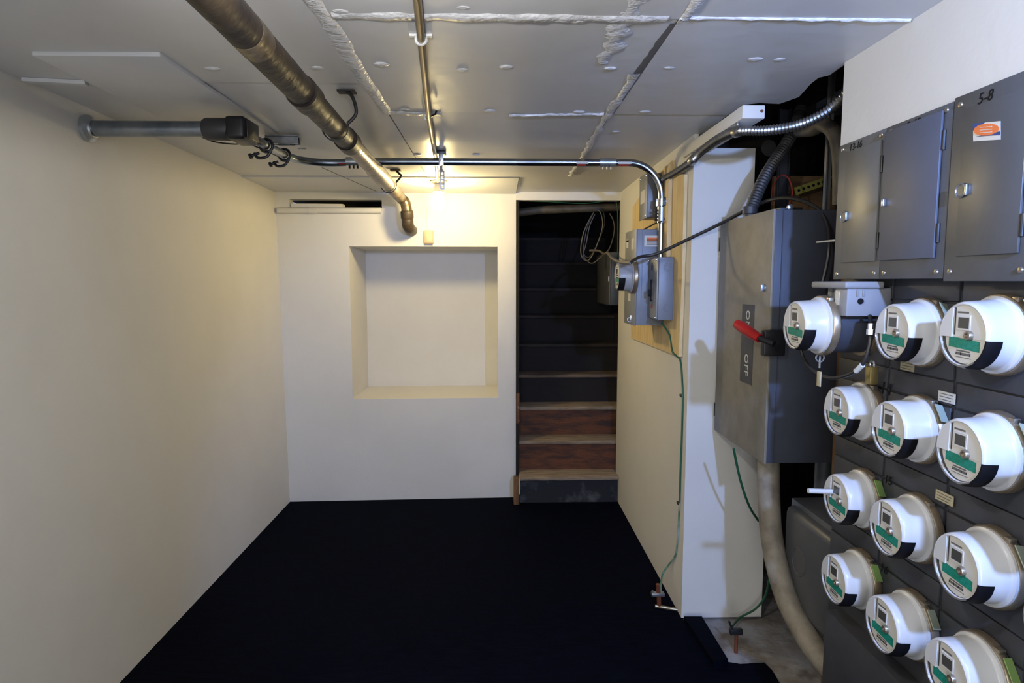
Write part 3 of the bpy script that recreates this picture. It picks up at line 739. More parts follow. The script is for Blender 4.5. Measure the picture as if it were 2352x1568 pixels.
obj('clamp', MB().box(qm.x - .035, qm.x + .028, qm.y - .014, qm.y + .014, qm.z - .010, qm.z + .008, .003).tube([qm + Vector((-.03, 0, -.012)), qm + Vector((-.03, 0, .016))], .005, 8), 'galv', t)

# black cable from the meter box across to the recess, grey cable to the stairwell
ca = [onX(.60, 1448, 603), onX(.66, 1470, 590), onX(.74, 1510, 582), onY(2.83, 1590, 545), onY(2.75, 1660, 511), onY(2.6, 1730, 474), onY(2.45, 1790, 455), onY(2.36, 1840, 460), onY(2.30, 1880, 482), onY(2.26, 1900, 520), onY(2.22, 1904, 570), onY(2.22, 1896, 620), onY(2.22, 1885, 660)]
o = obj('black_cable', MB().tube(smooth_path(ca, 8), .0075, 8), 'cable')
tag(o, 'black cable sweeping across the pillar from the single meter to the breaker panels', 'cable')
cb = [onX(.60, 1448, 603), onX(.60, 1425, 602), onX(.62, 1405, 592), onX(.66, 1395, 580), onY(4.3, 1388, 583), onY(4.5, 1375, 576), onY(4.6, 1355, 575)]
o = obj('grey_cable', MB().tube(smooth_path(cb, 6), .008, 8), 'cable_grey')
tag(o, 'grey cable from the single meter to the hanging coil in the stair opening', 'cable')

# ================================================================== METERS
XB = 1.084
UM = .072
def MV(u, v, w): return (-w, -u, v)     # local: u to the picture's right, v up, w out of the wall
def make_meter(loc, label, seal, group, shell='meter_white'):
    t = thing('electric_meter', label, 'electric meter', (0, 0, 0), group)
    rg = MB().lathe([(0, .086), (.003, .0885), (.018, .0885), (.022, .086)], (0, 0, 0), (-1, 0, 0), 40)
    ring = obj('socket_ring', rg, 'ring', t)
    a = R(62)
    obj('ring_clasp', MB().box(-.020, -.004, -.0885 * math.cos(a) - .009, -.0885 * math.cos(a) + .009, .0885 * math.sin(a) - .01, .0885 * math.sin(a) + .004, .002), 'brassy', ring)
    body = obj('meter_cover', MB().lathe([(.016, .083), (.022, .0835), (.027, .083), (.030, .077), (.034, .0745), (.075, .0725), (.088, .0715), (.0925, .0695), (.0945, .066), (.0935, .0635), (.0890, .0635)], (0, 0, 0), (-1, 0, 0), 48), shell, t)
    w0 = .0905
    disc = [(math.cos(R(i * 7.5)), math.sin(R(i * 7.5))) for i in range(48)]
    def plate(name, poly, r, wa, wb, m, par): return obj(name, MB().prism([MV(x * r, y * r, wa) for x, y in poly], (-(wb - wa), 0, 0)), m, par, smooth=False)
    plate('recess_disc', disc, .0637, .086, .0893, 'meter_dark', t)
    up = clip(disc, 0, -1, .10)
    plate('face_flap', clip(up, 1, 0, -.47), .0645, .089, .0945, 'meter_white', t)
    right = clip(clip(up, -1, 0, .34), 0, 1, .99)
    fp = plate('face_plate', right, .0645, .089, .0925, 'meter_face', t)
    low = clip([(x * .90 + .085, y * .93 - .015) for x, y in disc], 0, 1, -.02)
    lab = plate('rating_label', low, .0645, .089, .0912, 'meter_face', t)
    r = .0645
    def rq(name, u0, u1, v0, v1, wa, wb, m, par, tilt=0.0):
        return obj(name, MB().prism([MV(u0 * r, (v0 - tilt * u0) * r, wa), MV(u1 * r, (v0 - tilt * u1) * r, wa), MV(u1 * r, (v1 - tilt * u1) * r, wa), MV(u0 * r, (v1 - tilt * u0) * r, wa)], (-(wb - wa), 0, 0)), m, par, smooth=False)
    bz = rq('display_bezel', -.27, .32, .16, .66, .092, .0940, 'meter_white', fp)
    rq('display', -.20, .27, .22, .58, .0938, .0944, 'lcd', fp)
    rq('print_line', -.28, .22, .71, .77, .0924, .0928, 'ink_soft', fp)
    rq('green_label', -.62, .74, -.46, -.12, .0911, .0921, 'teal', lab, .07)
    rq('number_line', -.26, .34, -.56, -.51, .0911, .0916, 'ink_soft', lab, .03)
    for q in range(13):
        x = -.28 + q * .052
        rq('bar', x, x + random.choice((.018, .03, .04)), -.68, -.585, .0911, .0916, 'ink', lab, .03) if q % 4 == 0 else None
    rq('barcode', -.28, .38, -.675, -.59, .0911, .0915, 'ink_soft', lab, .03)
    rq('print_line', -.32, .42, -.755, -.735, .0911, .0916, 'ink_soft', lab, .03)
    kn = obj('lock_barrel', MB().lathe([(.090, .0098), (.099, .0098), (.101, .0085), (.101, .005), (.098, .005)], MV(.33 * r, 0.0, 0), (-1, 0, 0), 20), 'brassy', t)
    # clear rim along the lower half
    n = 20; mm = MB(); rows = []
    for i in range(n + 1):
        an = R(187 + (305 - 187) * i / n); c, s_ = math.cos(an), math.sin(an)
        rows.append([mm.bm.verts.new(MV(c * q, s_ * q, w)) for q, w in ((.0632, .0895), (.0650, .0950), (.0685, .0950), (.0715, .0895), (.0725, .083))])
    for i in range(n):
        for k in range(4): mm.bm.faces.new((rows[i][k], rows[i][k + 1], rows[i + 1][k + 1], rows[i + 1][k]))
    obj('clear_rim', mm, 'clear_rim', t)
    # black side window
    mm = MB(); rows = []; n = 14
    for i in range(n + 1):
        an = R(-6 - 70 * i / n); c, s_ = math.cos(an), math.sin(an)
        sh = .012 * abs(math.sin(math.pi * i / n)) 
        rows.append([mm.bm.verts.new(MV(c * q, s_ * q, w)) for q, w in ((.0662, .0950), (.0702, .0948), (.0732, .0885), (.0748, .066), (.0736, .0635))])
    for i in range(n):
        for k in range(4): mm.bm.faces.new((rows[i][k], rows[i][k + 1], rows[i + 1][k + 1], rows[i + 1][k]))
    obj('side_window', mm, 'ink', t)
    if seal:
        a = R(36); rad = Vector(MV(math.cos(a), math.sin(a), 0)); tan = Vector(MV(math.sin(a), -math.cos(a), 0)); out = Vector(MV(0, 0, 1))
        c0 = rad * .0905 + out * .012; tl = .5 * (rad + out)
        tg = MB().prism([c0 - tan * .022 - out * .010, c0 + tan * .024 - out * .010, c0 + tan * .024 + out * .014 + rad * .010, c0 - tan * .022 + out * .014 + rad * .010], rad * .003)
        obj('seal_tag', tg, seal, t, smooth=False)
        obj('seal_wire', MB().tube([c0 - tan * .034, c0 - tan * .018 + rad * .003], .0015, 6), 'dark_metal', t)
    t.location = loc
    return t
XF = XB - .0945
def mpos(px, py, xface=XF):
    p = onX(xface, px, py); return Vector((xface + .0945, p.y, p.z))
g = 'white electric meters on the meter bank'
names = [
 ((2047, 763), 'white electric meter, top row, just right of the grey transmitter box', 'pale_green'),
 ((2209, 769), 'white electric meter, top row, below the door with the orange sticker', 'pale_green'),
 ((1920, 944), 'white electric meter, second row, in the column nearest the disconnect, beside handwritten 14', None),
 ((2038, 985), 'white electric meter, second row, middle column, left of a white paper label', 'pale_green'),
 ((2201, 1037), 'white electric meter, second row, right column, third from the disconnect', 'pale_green'),
 ((1919, 1145), 'white electric meter with a white rod sticking out, third row nearest the disconnect', 'lime'),
 ((2033, 1212), 'white electric meter, third row, middle column, left of a small yellowed label', None),
 ((2193, 1301), 'white electric meter, third row, right column, largest complete one there', 'pale_green'),
 ((1913, 1330), 'white electric meter, bottom row, nearest the curved grey pipe', 'lime'),
 ((2023, 1434), 'white electric meter, bottom row, middle column', 'pale_green'),
 ((2171, 1545), 'white electric meter cut off by the bottom edge of the picture', 'lime'),
]
meters = []
for i, (p, lab, seal) in enumerate(names):
    meters.append(make_meter(mpos(*p), lab, seal, g))
dy = meters[3].location.y - meters[4].location.y
m4 = make_meter(meters[4].location + Vector((0, -dy, .0)), 'white electric meter cut off by the right edge, second row', None, g)
m5 = make_meter(meters[7].location + Vector((0, -dy, .0)), 'white electric meter cut off by the right edge, third row', None, g)
# the first column's top meter sits on a socket extension
XE = .869
mt = make_meter(mpos(1823, 747, XE), 'white electric meter standing out on a dark extension, top row, next to the disconnect', None, g)
ce = mt.location
ext = thing('meter_extension', 'dark cylindrical socket extension behind the outstanding top row meter', 'meter socket', (XB, ce.y, ce.z))
obj('extension_tube', MB().tube([(XB + .0, ce.y, ce.z), (ce.x + .002, ce.y, ce.z)], .080, 36), 'disc_side', ext)
obj('extension_flange', MB().lathe([(0, .08), (.002, .089), (.02, .089), (.022, .08)], (XB + .002, ce.y, ce.z), (-1, 0, 0), 36), 'ring', ext)
# single meter on the right wall box
yq_ = onX(.62, 1418, 635)
make_meter((.7115, yq_.y, yq_.z), 'single electric meter, coloured as in shade, on the tall grey box by the stairs', None, None, 'meter_shade')
# white rod in the third row meter
p = meters[5].location
o = obj('white_rod', MB().tube([(p.x - .095, p.y + .02, p.z + .015), (p.x - .165, p.y + .022, p.z + .017)], .0075, 14), 'meter_white')
tag(o, 'short white rod sticking out of a meter in the third row', 'rod')

# ================================================================== METER BANK
bank = thing('meter_bank', 'dark grey meter bank cabinet filling the right side behind the meters', 'meter bank', (XB + .1, 1.4, 0))
XBACK = XB + .22
ycols = [1.955, 1.697, 1.447, 1.195, .945, .69]
rowz = [meters[0].location.z - .25 * k for k in range(4)]
zlo = rowz[3] - .16
XT = 1.037
for c in range(5):
    y1, y0 = ycols[c], ycols[c + 1]
    cab = obj('column_cabinet', MB().box(XB + .007, XBACK, y0 + .0015, y1 - .0015, .10, 2.02), 'bank', bank, smooth=False)
    for k in range(4):
        z = rowz[k]
        obj('socket_cover', MB().box(XB - .001, XB + .008, y0 + .006, y1 - .006, z - .108, z + .075, .002), 'bank', cab)
        obj('filler_strip', MB().box(XB + .001, XB + .008, y0 + .006, y1 - .006, z + .080, z + .138, .002), 'bank', cab)
# lower wireway
zw = onX(XT, 1896, 1398).z
yw0 = onX(XT, 1893, 1450).y
lw = obj('lower_wireway', MB().box(XT, XBACK, .4, yw0, -.01, zw, .003), 'bank', bank)
# handwritten unit numbers
for px, py, txt, sz in ((2034, 893, '14', .05), (2040, 1103, '15', .035), (2030, 1306, '16', .035)):
    q = onX(XB - .001, px, py)
    obj('handwritten_number', MB().text(txt, sz, (XB - .0018, q.y, q.z), (0, -1, 0), (0, 0, 1), .0006, .15), 'ink', bank, smooth=False)
for px0, py0, px1, py1, mm_ in ((2156, 897, 2193, 928, 'paper'), (2150, 1125, 2189, 1161, 'paper_tan'), (2069, 829, 2099, 852, 'paper_tan')):
    a, b = onX(XB - .002, px0, py0), onX(XB - .002, px1, py1)
    cz = (a.z + b.z) / 2; hz = .0125
    lb_ = obj('paper_label', MB().box(XB - .0028, XB - .001, b.y, a.y, cz - hz, cz + hz), mm_, bank, smooth=False)
    for q in range(3): obj('print_line', MB().box(XB - .0034, XB - .0027, b.y + .006 + .006 * (q == 2), a.y - .006, cz + .006 - .007 * q, cz + .0075 - .007 * q), 'ink_soft', lb_, smooth=False)

# breaker panels above
YPN = [onX(XT, 1922, 500).y, onX(XT, 2028, 500).y, onX(XT, 2177, 500).y, 1.20, .95]
ZPB = onX(XT, 2100, 640).z; ZPT = onX(XT, 2180, 238).z
plabs = ['light grey breaker panel nearest the disconnect, narrow door with ring latch', 'grey breaker panel in the middle with a bluish door', 'grey breaker panel with an orange oval sticker on its door', 'grey breaker panel at the right edge of the picture']
doors = [((1937, 350), (2016, 605)), ((2028, 318), (2150, 598)), ((2200, 270), (2342, 585)), None]
doors_px = [(1936, 2014, 603, 353), (2024, 2151, 598, 308), (2199, 2342, 588, 258)]
for i in range(4):
    y1, y0 = YPN[i], YPN[i + 1]
    t = thing('breaker_cabinet', plabs[i], 'breaker panel', (XT + .04, (y0 + y1) / 2, ZPB), 'breaker panels above the meters')
    cm = 'cover_light' if i == 0 else 'cover_grey'
    obj('panel_box', MB().box(XT + .004, XB + .006, y0 + .004, y1 - .004, ZPB + .004, ZPT - .002), 'bank', t, smooth=False)
    dz = .006 if i == 2 else 0
    obj('panel_cover', MB().box(XT - .003, XT + .004, y0 + .0015, y1 - .0015, ZPB - dz, ZPT + dz, .0015), cm, t)
    if i < 3:
        pf, pn, pbm, ptp = doors_px[i]
        ya = onX(XT - .009, pf, 500).y; yb2 = onX(XT - .009, pn, 500).y
        zb2 = onX(XT - .009, pf, pbm).z
        zt2 = onX(XT - .009, pf, ptp).z
    else: ya, yb2, zb2, zt2 = y1 - .03, y0 + .02, ZPB + .05, ZPT - .05
    pr_ = .006 if i == 1 else .0035
    dm = 'door_blue' if i == 1 else cm
    dr = obj('door', MB().box(XT - .003 - pr_ - .003, XT - .003 - pr_ + .0025, yb2, ya, zb2, zt2, .001), dm, t)
    xs = XT - .006 - pr_
    for fz in (.80, .17):
        zz = zb2 + (zt2 - zb2) * fz
        obj('hinge', MB().tube([(XT - .006, yb2 - .004, zz - .022), (XT - .006, yb2 - .004, zz + .022)], .0045, 10), 'dark_metal', dr)
    zz = zb2 + (zt2 - zb2) * (.45 if i else .42)
    if i == 1:
        obj('latch', MB().box(xs - .008, xs, ya - .022, ya - .012, zz - .010, zz + .010, .002), 'zinc', dr)
    else:
        obj('ring_latch', MB().tube(torus_arc((xs - .003, ya - .008, zz), (1, 0, 0), .0145, 0, 0, 360, 24), .0022, 8).box(xs - .006, xs, ya - .028, ya - .022, zz - .012, zz + .012, .001), 'galv', dr)
        obj('latch_plate', MB().lathe([(0, .012), (.003, .012)], (xs, ya - .008, zz), (-1, 0, 0), 20), 'disc_grey', dr)
    for a, b in ((y1 - .022, ZPB + .016), (y0 + .022, ZPB + .016), (y1 - .022, ZPT - .014), (y0 + .022, ZPT - .014)):
        obj('screw', MB().lathe([(0, .0065), (.003, .0055), (.004, .002)], (XT - .003, a, b), (-1, 0, 0), 12), 'brassy', t)
    if i < 3:
        px, py = ((1966, 322), (2099, 272), (2264, 213))[i]
        q = onX(XT - .003, px, py)
        obj('handwritten_number', MB().text(('13-16', '9-12', '5-8')[i], (.028, .03, .032)[i], (XT - .0038, q.y, min(q.z, ZPT - .018)), (0, -1, 0), (0, 0, 1), .0006, .2), 'ink', t, smooth=False)
    if i == 2:
        a, b = onX(xs, 2236, 292), onX(xs, 2298, 312)
        ux, uy = Vector((0, -1, -.17)).normalized(), Vector((0, .10, 1)).normalized()
        c = (a + b) / 2; c.x = xs
        hw = (a.y - b.y) / 2; hh = .019
        def sq(name, u0, u1, v0, v1, wp, mm_, par):
            P = [c + ux * u + uy * v for u, v in ((u0, v0), (u1, v0), (u1, v1), (u0, v1))]
            return obj(name, MB().prism([p_ + Vector((-wp, 0, 0)) for p_ in P], (-.0005, 0, 0)), mm_, par, smooth=False)
        s_ = sq('sticker', -hw, hw, -hh, hh, 0, 'paper', dr)
        sq('sticker_blue', -hw, hw, -hh * .45, hh * .72, .0005, 'navy', s_) if False else None
        tri = [c + ux * u + uy * v for u, v in ((-hw, hh * .2), (-hw * .1, hh), (-hw, hh))]
        obj('sticker_blue', MB().prism([p_ + Vector((-.0005, 0, 0)) for p_ in tri], (-.0005, 0, 0)), 'navy', s_, smooth=False)
        tri = [c + ux * u + uy * v for u, v in ((hw, -hh * .1), (hw, -hh * .5), (-hw * .8, -hh * .5))]
        obj('sticker_blue', MB().prism([p_ + Vector((-.0005, 0, 0)) for p_ in tri], (-.0005, 0, 0)), 'navy', s_, smooth=False)
        ov = [c + ux * (hw * .93 * math.cos(R(k * 15))) + uy * (hh * .66 * math.sin(R(k * 15)) + hh * .2) for k in range(24)]
        ovo = obj('sticker_oval', MB().prism([p_ + Vector((-.0011, 0, 0)) for p_ in ov], (-.0005, 0, 0)), 'orange', s_, smooth=False)
        for q in (-.1, .2, .5): sq('print_line', -hw * .45, hw * .45, hh * (q - .05), hh * (q + .02), .0017, 'paper', ovo)

# ================================================================== TRANSMITTER BOX beside the outstanding meter
near = .0
Yn, Yf = 1.695, 1.885
xl0, xl1 = .950, 1.060
ztp = onX(xl0, 1955, 646).z; zl1 = onX(xl0, 1955, 663).z
t = thing('transmitter_box', 'light grey plastic transmitter box with a wide lid above the meters', 'transmitter box', (1.0, 1.75, zl1))
obj('lid', MB().box(xl0, xl1, Yn, Yf, zl1, ztp, .006, 3), 'ami_grey', t)
zbt = onX(xl0 + .008, 1955, 728).z
bd = obj('box_body', MB().box(xl0 + .010, XB, Yn + .008, Yn + .070, zbt, zl1 + .002, .004), 'ami_grey', t)
for q in (.035, .052): obj('rib', MB().box(xl0 + q, xl0 + q + .004, Yn + .004, Yn + .010, zbt + .055, zl1 - .004, .001), 'ami_grey', bd)
obj('fixing_hole', MB().lathe([(0, .008), (.003, .008)], (xl0 + .047, Yn + .0065, zbt + .042), (0, -1, 0), 16), 'ink', bd)
for q, w in ((.105, .03), (.150, .018)):
    obj('rib', MB().box(xl0 + .03, xl0 + .06, Yn + q - .02, Yn + q - .02 + w, zbt + .03, zl1 + .002, .002), 'ami_grey', bd)
obj('paper_label', MB().box(xl0 + .0085, xl0 + .0105, Yn + .046, Yn + .066, zbt + .03, zl1 - .006), 'paper', bd, smooth=False)

# cable loop below it with marker sleeve, tags and padlock
lp = [(1838, 800, .96), (1850, 830, .97), (1880, 858, .98), (1915, 868, .98), (1960, 855, .985), (1985, 830, .99), (1998, 790, 1.0), (2001, 750, 1.01), (1998, 725, 1.02)]
pp = [onX(x, px, py) for px, py, x in lp]
t = thing('cable_loop', 'black cable looped under the outstanding meter with a white sleeve', 'cable', pp[3])
obj('cable_run', MB().tube(smooth_path(pp, 6), .0055, 8), 'cable', t)
obj('white_sleeve', MB().tube([onX(.986, 1966, 852), onX(.988, 1981, 838)], .0075, 10), 'paper', t)
obj('connector', MB().lathe([(0, .010), (.014, .010), (.015, .007), (.03, .007)], onX(1.0, 1999, 768), (0, 0, 1), 6), 'zinc', t)
q = Vector((ce.x - .012, ce.y, ce.z - .096))
t = thing('meter_tag', 'beige paper tag hanging under the outstanding meter', 'tag', q)
obj('tag_wire', MB().tube([q + Vector((0, 0, .005)), q + Vector((0, 0, -.03))], .003, 6).tube(torus_arc(q, (0, 1, 0), .012, 0, 0, 360, 14), .0025, 6), 'zinc', t)
obj('tag_paper', MB().box(q.x - .0015, q.x + .0015, q.y - .011, q.y + .011, q.z - .085, q.z - .04, .001), 'paper_tan', t)
q = onX(1.045, 2003, 845)
t = thing('padlock', 'brass padlock hanging beside the cable loop', 'padlock', q)
obj('lock_body', MB().box(q.x - .012, q.x + .012, q.y - .013, q.y + .013, q.z - .045, q.z + .005, .003), 'brass', t)
obj('shackle', MB().tube(torus_arc(q + Vector((0, 0, .01)), (1, 0, 0), .010, 0, 0, 360, 16), .003, 8), 'zinc', t)

# ================================================================== MAIN DISCONNECT
XDc = 1.0
yN = onX(XDc, 1768, 700).y; yF = onX(XDc, 1650, 700).y
zT = onX(XDc, 1768, 483).z; zB = onX(XDc, 1760, 1068).z
dis = thing('disconnect_switch', 'large grey safety disconnect with a red handle beside the white pillar', 'disconnect switch', (XDc + .15, (yN + yF) / 2, zB))
obj('enclosure', MB().box(XDc + .010, 1.27, yN, yF, zB, zT, .003), 'disc_side', dis)
dr = obj('front_door', MB().box(XDc, XDc + .010, yN - .002, yF + .002, zB - .002, zT + .002, .002), 'disc_grey', dis)
obj('door_edge', MB().box(XDc + .002, XDc + .03, yF, yF + .008, zB, zT), 'cover_grey', dr, smooth=False)
obj('seam_ridge', MB().box(XDc + .035, XDc + .038, yN - .003, yN + .001, zB, zT), 'disc_side', dis, smooth=False)
a, b = onX(XDc, 1706, 698), onX(XDc, 1727, 885)
pl_ = obj('nameplate', MB().box(XDc - .0015, XDc + .001, b.y, a.y, b.z, a.z), 'bank', dr, smooth=False)
yc = (a.y + b.y) / 2
for txt, py in (('ON', 735), ('OFF', 838)):
    q = onX(XDc, 1717, py)
    obj('lettering', MB().text(txt, .052, (XDc - .0022, yc, q.z), (0, 0, -1), (0, -1, 0), .0006), 'paper', pl_, smooth=False)
q = onX(XDc, 1756, 661)
obj('latch', MB().lathe([(0, .014), (.006, .014), (.008, .010)], (XDc, q.y, q.z), (-1, 0, 0), 16).box(XDc - .014, XDc - .004, q.y - .004, q.y + .004, q.z - .012, q.z + .012, .001), 'galv', dr)
h0 = onX(XDc - .035, 1765, 790); h1 = onX(XDc - .09, 1690, 742)
hb = obj('handle_hub', MB().box(XDc - .03, XDc + .05, yN - .035, yN + .0, h0.z - .05, h0.z + .045, .006), 'black_plastic', dis)
hp = [h0, h0.lerp(h1, .25), h0.lerp(h1, .45), h0.lerp(h1, .8), h0.lerp(h1, .96), h1]
obj('handle_shaft', MB().tube([h0 + Vector((.02, -.0, -.0)), h0.lerp(h1, .3)], .012, 12), 'black_plastic', dis)
obj('red_grip', MB().tube(hp[1:], [.016, .019, .021, .018, .006], 16), 'red', dis)
for fz in (.1, .9):
    obj('hinge', MB().tube([(XDc + .004, yF + .010, zB + (zT - zB) * fz - .03), (XDc + .004, yF + .010, zB + (zT - zB) * fz + .03)], .006, 10), 'dark_metal', dr)

# rounded grey box below
XO = 1.12
yn3 = onX(XO, 1900, 1250).y; yf3 = onX(XO, 1798, 1250).y
z3t = onX(XO, 1798, 1152).z; z3b = onX(XO, 1798, 1372).z
t = thing('rounded_switch_box', 'old grey switch box with rounded cover beside the curved grey pipe', 'electrical box', (XO + .1, (yn3 + yf3) / 2, z3b))
obj('box_body', MB().box(XO + .03, 1.60, yn3 - .06, yf3 + .01, z3b, z3t + .02, .006), 'cover_grey', t)
obj('rounded_cover', MB().box(XO, XO + .06, yn3 - .05, yf3, z3b + .004, z3t, .028, 4), 'cover_grey', t)
q = (yn3 + yf3) / 2 + .03
obj('embossed_ring', MB().tube(torus_arc((XO, q, (z3t + z3b) / 2 + .01), (1, 0, 0), .05, 0, 0, 360, 24), .0025, 6), 'cover_grey', t)
obj('screw', MB().lathe([(0, .010), (.008, .010), (.010, .006)], (XO + .012, yn3 - .02, (z3t + z3b) / 2 + .06), (-1, 0, 0), 12), 'brassy', t)

# curved dusty conduit from the disconnect to the floor
cp = [(1.075, 1765, 1062), (1.075, 1766, 1140), (1.08, 1771, 1220), (1.085, 1785, 1300), (1.09, 1808, 1375), (1.10, 1840, 1440), (1.11, 1880, 1500), (1.13, 1930, 1560)]
path = [onX(x, px, py) for x, px, py in cp]
path = [Vector((path[0].x, path[0].y, path[0].z + .01))] + path
o = obj('curved_conduit', MB().tube(smooth_path(path, 6), .042, 24), 'conduit_dusty')
tag(o, 'thick dusty grey conduit curving from the disconnect down towards the floor', 'conduit')
# brown timber post behind
q = onY(2.25, 1932, 1040)
o = obj('timber_post', MB().box(q.x - .018, q.x + .022, 2.22, 2.28, -.01, 2.35, .003), 'old_wood')
tag(o, 'narrow brown timber post standing behind the edge of the meter bank', 'post')
# vertical dark pipe behind the extension
o = obj('vertical_pipe', MB().tube([onY(2.45, 1908, 800), (onY(2.45, 1908, 800).x, 2.45, z3t + .02)], .038, 18), 'cover_grey')
tag(o, 'vertical grey pipe running down between the disconnect and the meter bank', 'pipe')

# green wires near the pillar's foot
o = obj('green_wire', MB().tube(smooth_path([onY(2.45, 1685, 1030), onY(2.5, 1700, 1100), onY(2.55, 1720, 1160), onY(2.6, 1742, 1196)]), .005, 8), 'green_wire')
tag(o, 'green wire dropping from under the disconnect in front of the pillar', 'wire')
o = obj('green_wire', MB().tube(smooth_path([onY(2.74, 1766, 1330), onY(2.76, 1758, 1368), onY(2.78, 1735, 1398), onZ(.02, 1700, 1418), onZ(.03, 1682, 1438)]), .005, 8), 'green_wire')
tag(o, 'green wire curling over the concrete to the ground rod', 'wire')
g0 = onZ(-.012, 1690, 1498); 
t = thing('ground_rod', 'short ground rod with a clamp standing in the bare concrete', 'ground rod', g0)
obj('rod', MB().tube([g0 - Vector((0, 0, .02)), g0 + Vector((0, 0, .10))], .008, 12), 'copper', t)
obj('clamp', MB().box(g0.x - .03, g0.x + .025, g0.y - .012, g0.y + .012, g0.z + .085, g0.z + .11, .003).tube([g0 + Vector((-.02, 0, .11)), g0 + Vector((-.035, 0, .145))], .005, 8), 'dark_metal', t)

# ================================================================== OVERHEAD IN THE RECESS
# white painted timber end (top plate) protruding past the right wall
a = onY(2.26, 1705, 262); b = onY(2.26, 1757, 270)
t = thing('timber_plate', 'white painted timber plate end sticking out above the pillar', 'timber', (a.x, 2.3, 2.2))
obj('plate_body', MB().box(a.x, b.x + .0, 2.26, 2.98, onY(2.26, 1730, 272).z, onY(2.26, 1730, 241).z, .003), 'wall', t)
obj('nail_head', MB().lathe([(0, .006), (.003, .005)], (b.x - .012, 2.26, onY(2.26, 1750, 255).z), (0, -1, 0), 10), 'old_wood', t)
# armoured flexible conduit
fx = [onY(3.30, 1513, 417), onX(.850, 1534, 406), onX(.852, 1552, 396), onX(.855, 1583, 375), onY(2.72, 1612, 347), onY(2.48, 1650, 319), onY(2.30, 1692, 302), onY(2.20, 1760, 300), onY(2.12, 1830, 288), onY(2.05, 1890, 262), onY(2.0, 1932, 228), onY(1.97, 1965, 190)]
t = thing('armoured_conduit', 'silvery ribbed flexible conduit looping from the junction box into the ceiling cavity', 'conduit', fx[5])
path = smooth_path(fx, 34)
# resample evenly and alternate radii to form the ribs
L = [0]
for i in range(1, len(path)): L.append(L[-1] + (path[i] - path[i - 1]).length)
step = .006; out = []; j = 0; dd = 0
while dd < L[-1]:
    while j < len(L) - 2 and L[j + 1] < dd: j += 1
    f_ = (dd - L[j]) / max(L[j + 1] - L[j], 1e-9); out.append(path[j].lerp(path[j + 1], f_)); dd += step
rr = [(.0178 if k % 2 else .0128) for k in range(len(out))]
obj('ribbed_tube', MB().tube(out, rr, 14), 'flex', t)
for px, py, Y in ((1590, 368, 2.80), (1694, 302, 2.295)):
    q = min(out, key=lambda p_: (p_ - onY(Y, px, py)).length); i = out.index(q)
    ax = (out[min(i + 3, len(out) - 1)] - out[i - 3]).normalized()
    obj('connector', MB().lathe([(-.018, .018), (-.014, .021), (.014, .021), (.018, .018)], q, ax, 16).box(q.x - .006, q.x + .006, q.y - .006, q.y + .006, q.z + .015, q.z + .032, .001), 'flex', t)
# dark flexible conduit into the disconnect top
fd = [onY(2.56, 1722, 492), onY(2.58, 1735, 455), onY(2.6, 1755, 410), onY(2.62, 1778, 372), onY(2.64, 1800, 340), onY(2.68, 1822, 300), onY(2.74, 1840, 250)]
path = smooth_path(fd, 14)
t = thing('flexible_conduit', 'dark ribbed flexible conduit rising from the top of the disconnect', 'conduit', fd[0])
obj('ribbed_tube', MB().tube(path, [.026 if k % 2 else .0225 for k in range(len(path))], 14), 'flex_dark', t)
obj('connector', MB().lathe([(-.06, .024), (.0, .024), (.002, .029), (.03, .029), (.032, .024)], fd[0], (0, 0, 1), 18), 'flex_dark', t)
# thick dark pipe end
a, b = onY(2.80, 1766, 340), onY(3.05, 1880, 300)
o = obj('dark_pipe', MB().tube([a, a.lerp(b, .1), b, b + (b - a) * .5], [.036, .04, .04, .04], 20), 'black_iron')
tag(o, 'thick dark pipe end lying behind the ribbed conduits in the cavity', 'pipe')
# bent grey conduit dropping behind the panels
bp = [onY(2.3, 1868, 296), onY(2.24, 1890, 286), onY(2.18, 1912, 300), onY(2.14, 1925, 330), onY(2.13, 1930, 380), onY(2.13, 1930, 470)]
o = obj('bent_conduit', MB().tube(smooth_path([onY(2.45, 1838, 300)] + bp, 8), .025, 18), 'conduit_dark')
tag(o, 'dusty bent conduit dropping behind the left breaker panel', 'conduit')
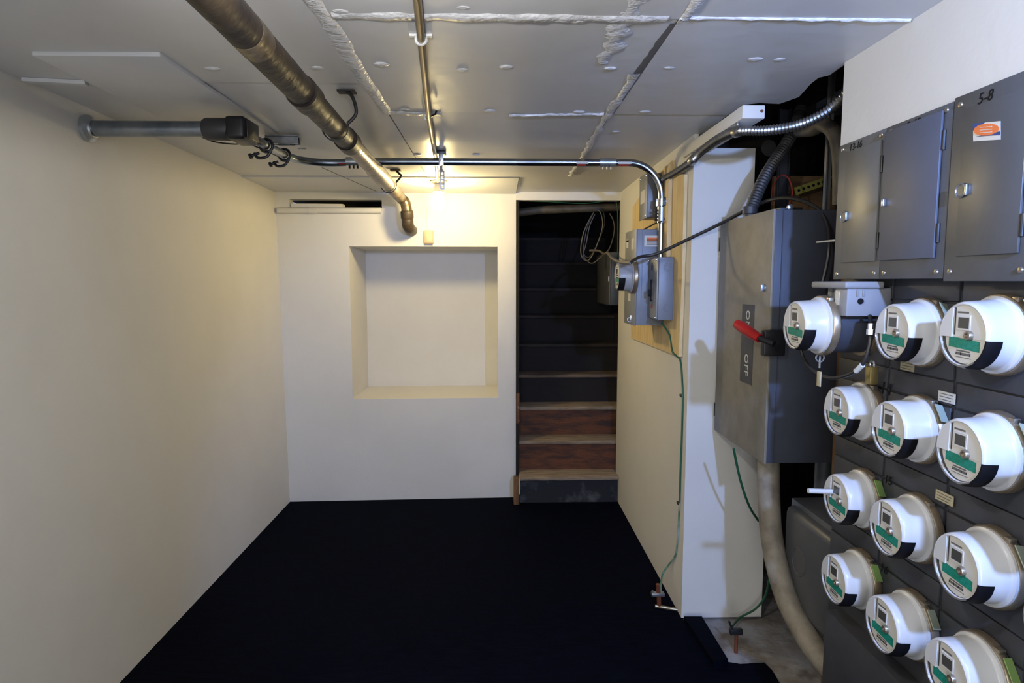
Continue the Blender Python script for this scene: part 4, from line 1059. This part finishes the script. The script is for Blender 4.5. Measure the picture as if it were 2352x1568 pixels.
# strut rails in the recess
for i, (px0, px1, Y, mt_) in enumerate(((1786, 1812, 2.95, 'disc_side'), (1896, 1908, 2.4, 'cover_light'))):
    x0, x1 = onY(Y, px0, 420).x, onY(Y, px1, 420).x
    m = MB(); m.box(x0, x1, Y + .016, Y + .02, 1.5, 2.4); m.box(x0, x0 + .004, Y, Y + .02, 1.5, 2.4); m.box(x1 - .004, x1, Y, Y + .02, 1.5, 2.4)
    o = obj('strut_rail', m, mt_, smooth=False)
    tag(o, ('dark vertical strut rail behind the disconnect top', 'light vertical strut rail beside the bent conduit')[i], 'strut')
# yellowish perforated strap
a, b = onY(2.9, 1826, 440), onY(2.9, 1896, 416)
t = thing('perforated_angle', 'yellowish perforated metal angle in front of the recess boards', 'metal angle', a)
obj('angle_bar', MB().bar(a, b + (b - a) * .1, .003, .036, (0, 0, 1)), 'strap_yellow', t, smooth=False)
for q in (.12, .28, .44, .60, .76, .92):
    p = a.lerp(b, q); obj('hole', MB().lathe([(0, .0065), (.001, .0065)], p + Vector((0, -.002, 0)), (0, -1, 0), 12), 'ink', t)
# loose red wire and a lug on top of the disconnect
o = obj('red_wire', MB().tube(smooth_path([onY(2.7, 1772, 470), onY(2.7, 1775, 430), onY(2.7, 1790, 405), onY(2.7, 1810, 408), onY(2.7, 1820, 440), onY(2.7, 1812, 470)]), .003, 6), 'red_print')
tag(o, 'thin red wire loop behind the top of the disconnect', 'wire')
q = onY(yN + .06, 1808, 476)
t = thing('hub_fitting', 'zinc hub fitting on the top of the disconnect', 'fitting', q)
obj('fitting_base', MB().box(q.x - .035, q.x + .05, q.y - .02, q.y + .03, zT - .002, zT + .012, .002), 'dark_metal', t)
obj('fitting_nut', MB().lathe([(0, .011), (.012, .011), (.013, .007), (.014, .004)], (q.x, q.y - .018, zT + .012), (0, -1, 0), 12), 'zinc', t)
# pale stick near the left panel
a, b = onY(2.1, 1876, 556), onX(XT + .01, 1916, 552)
o = obj('pale_stick', MB().tube([a, b], .003, 8), 'paper'); tag(o, 'thin pale stick pointing out beside the left breaker panel', 'stick')
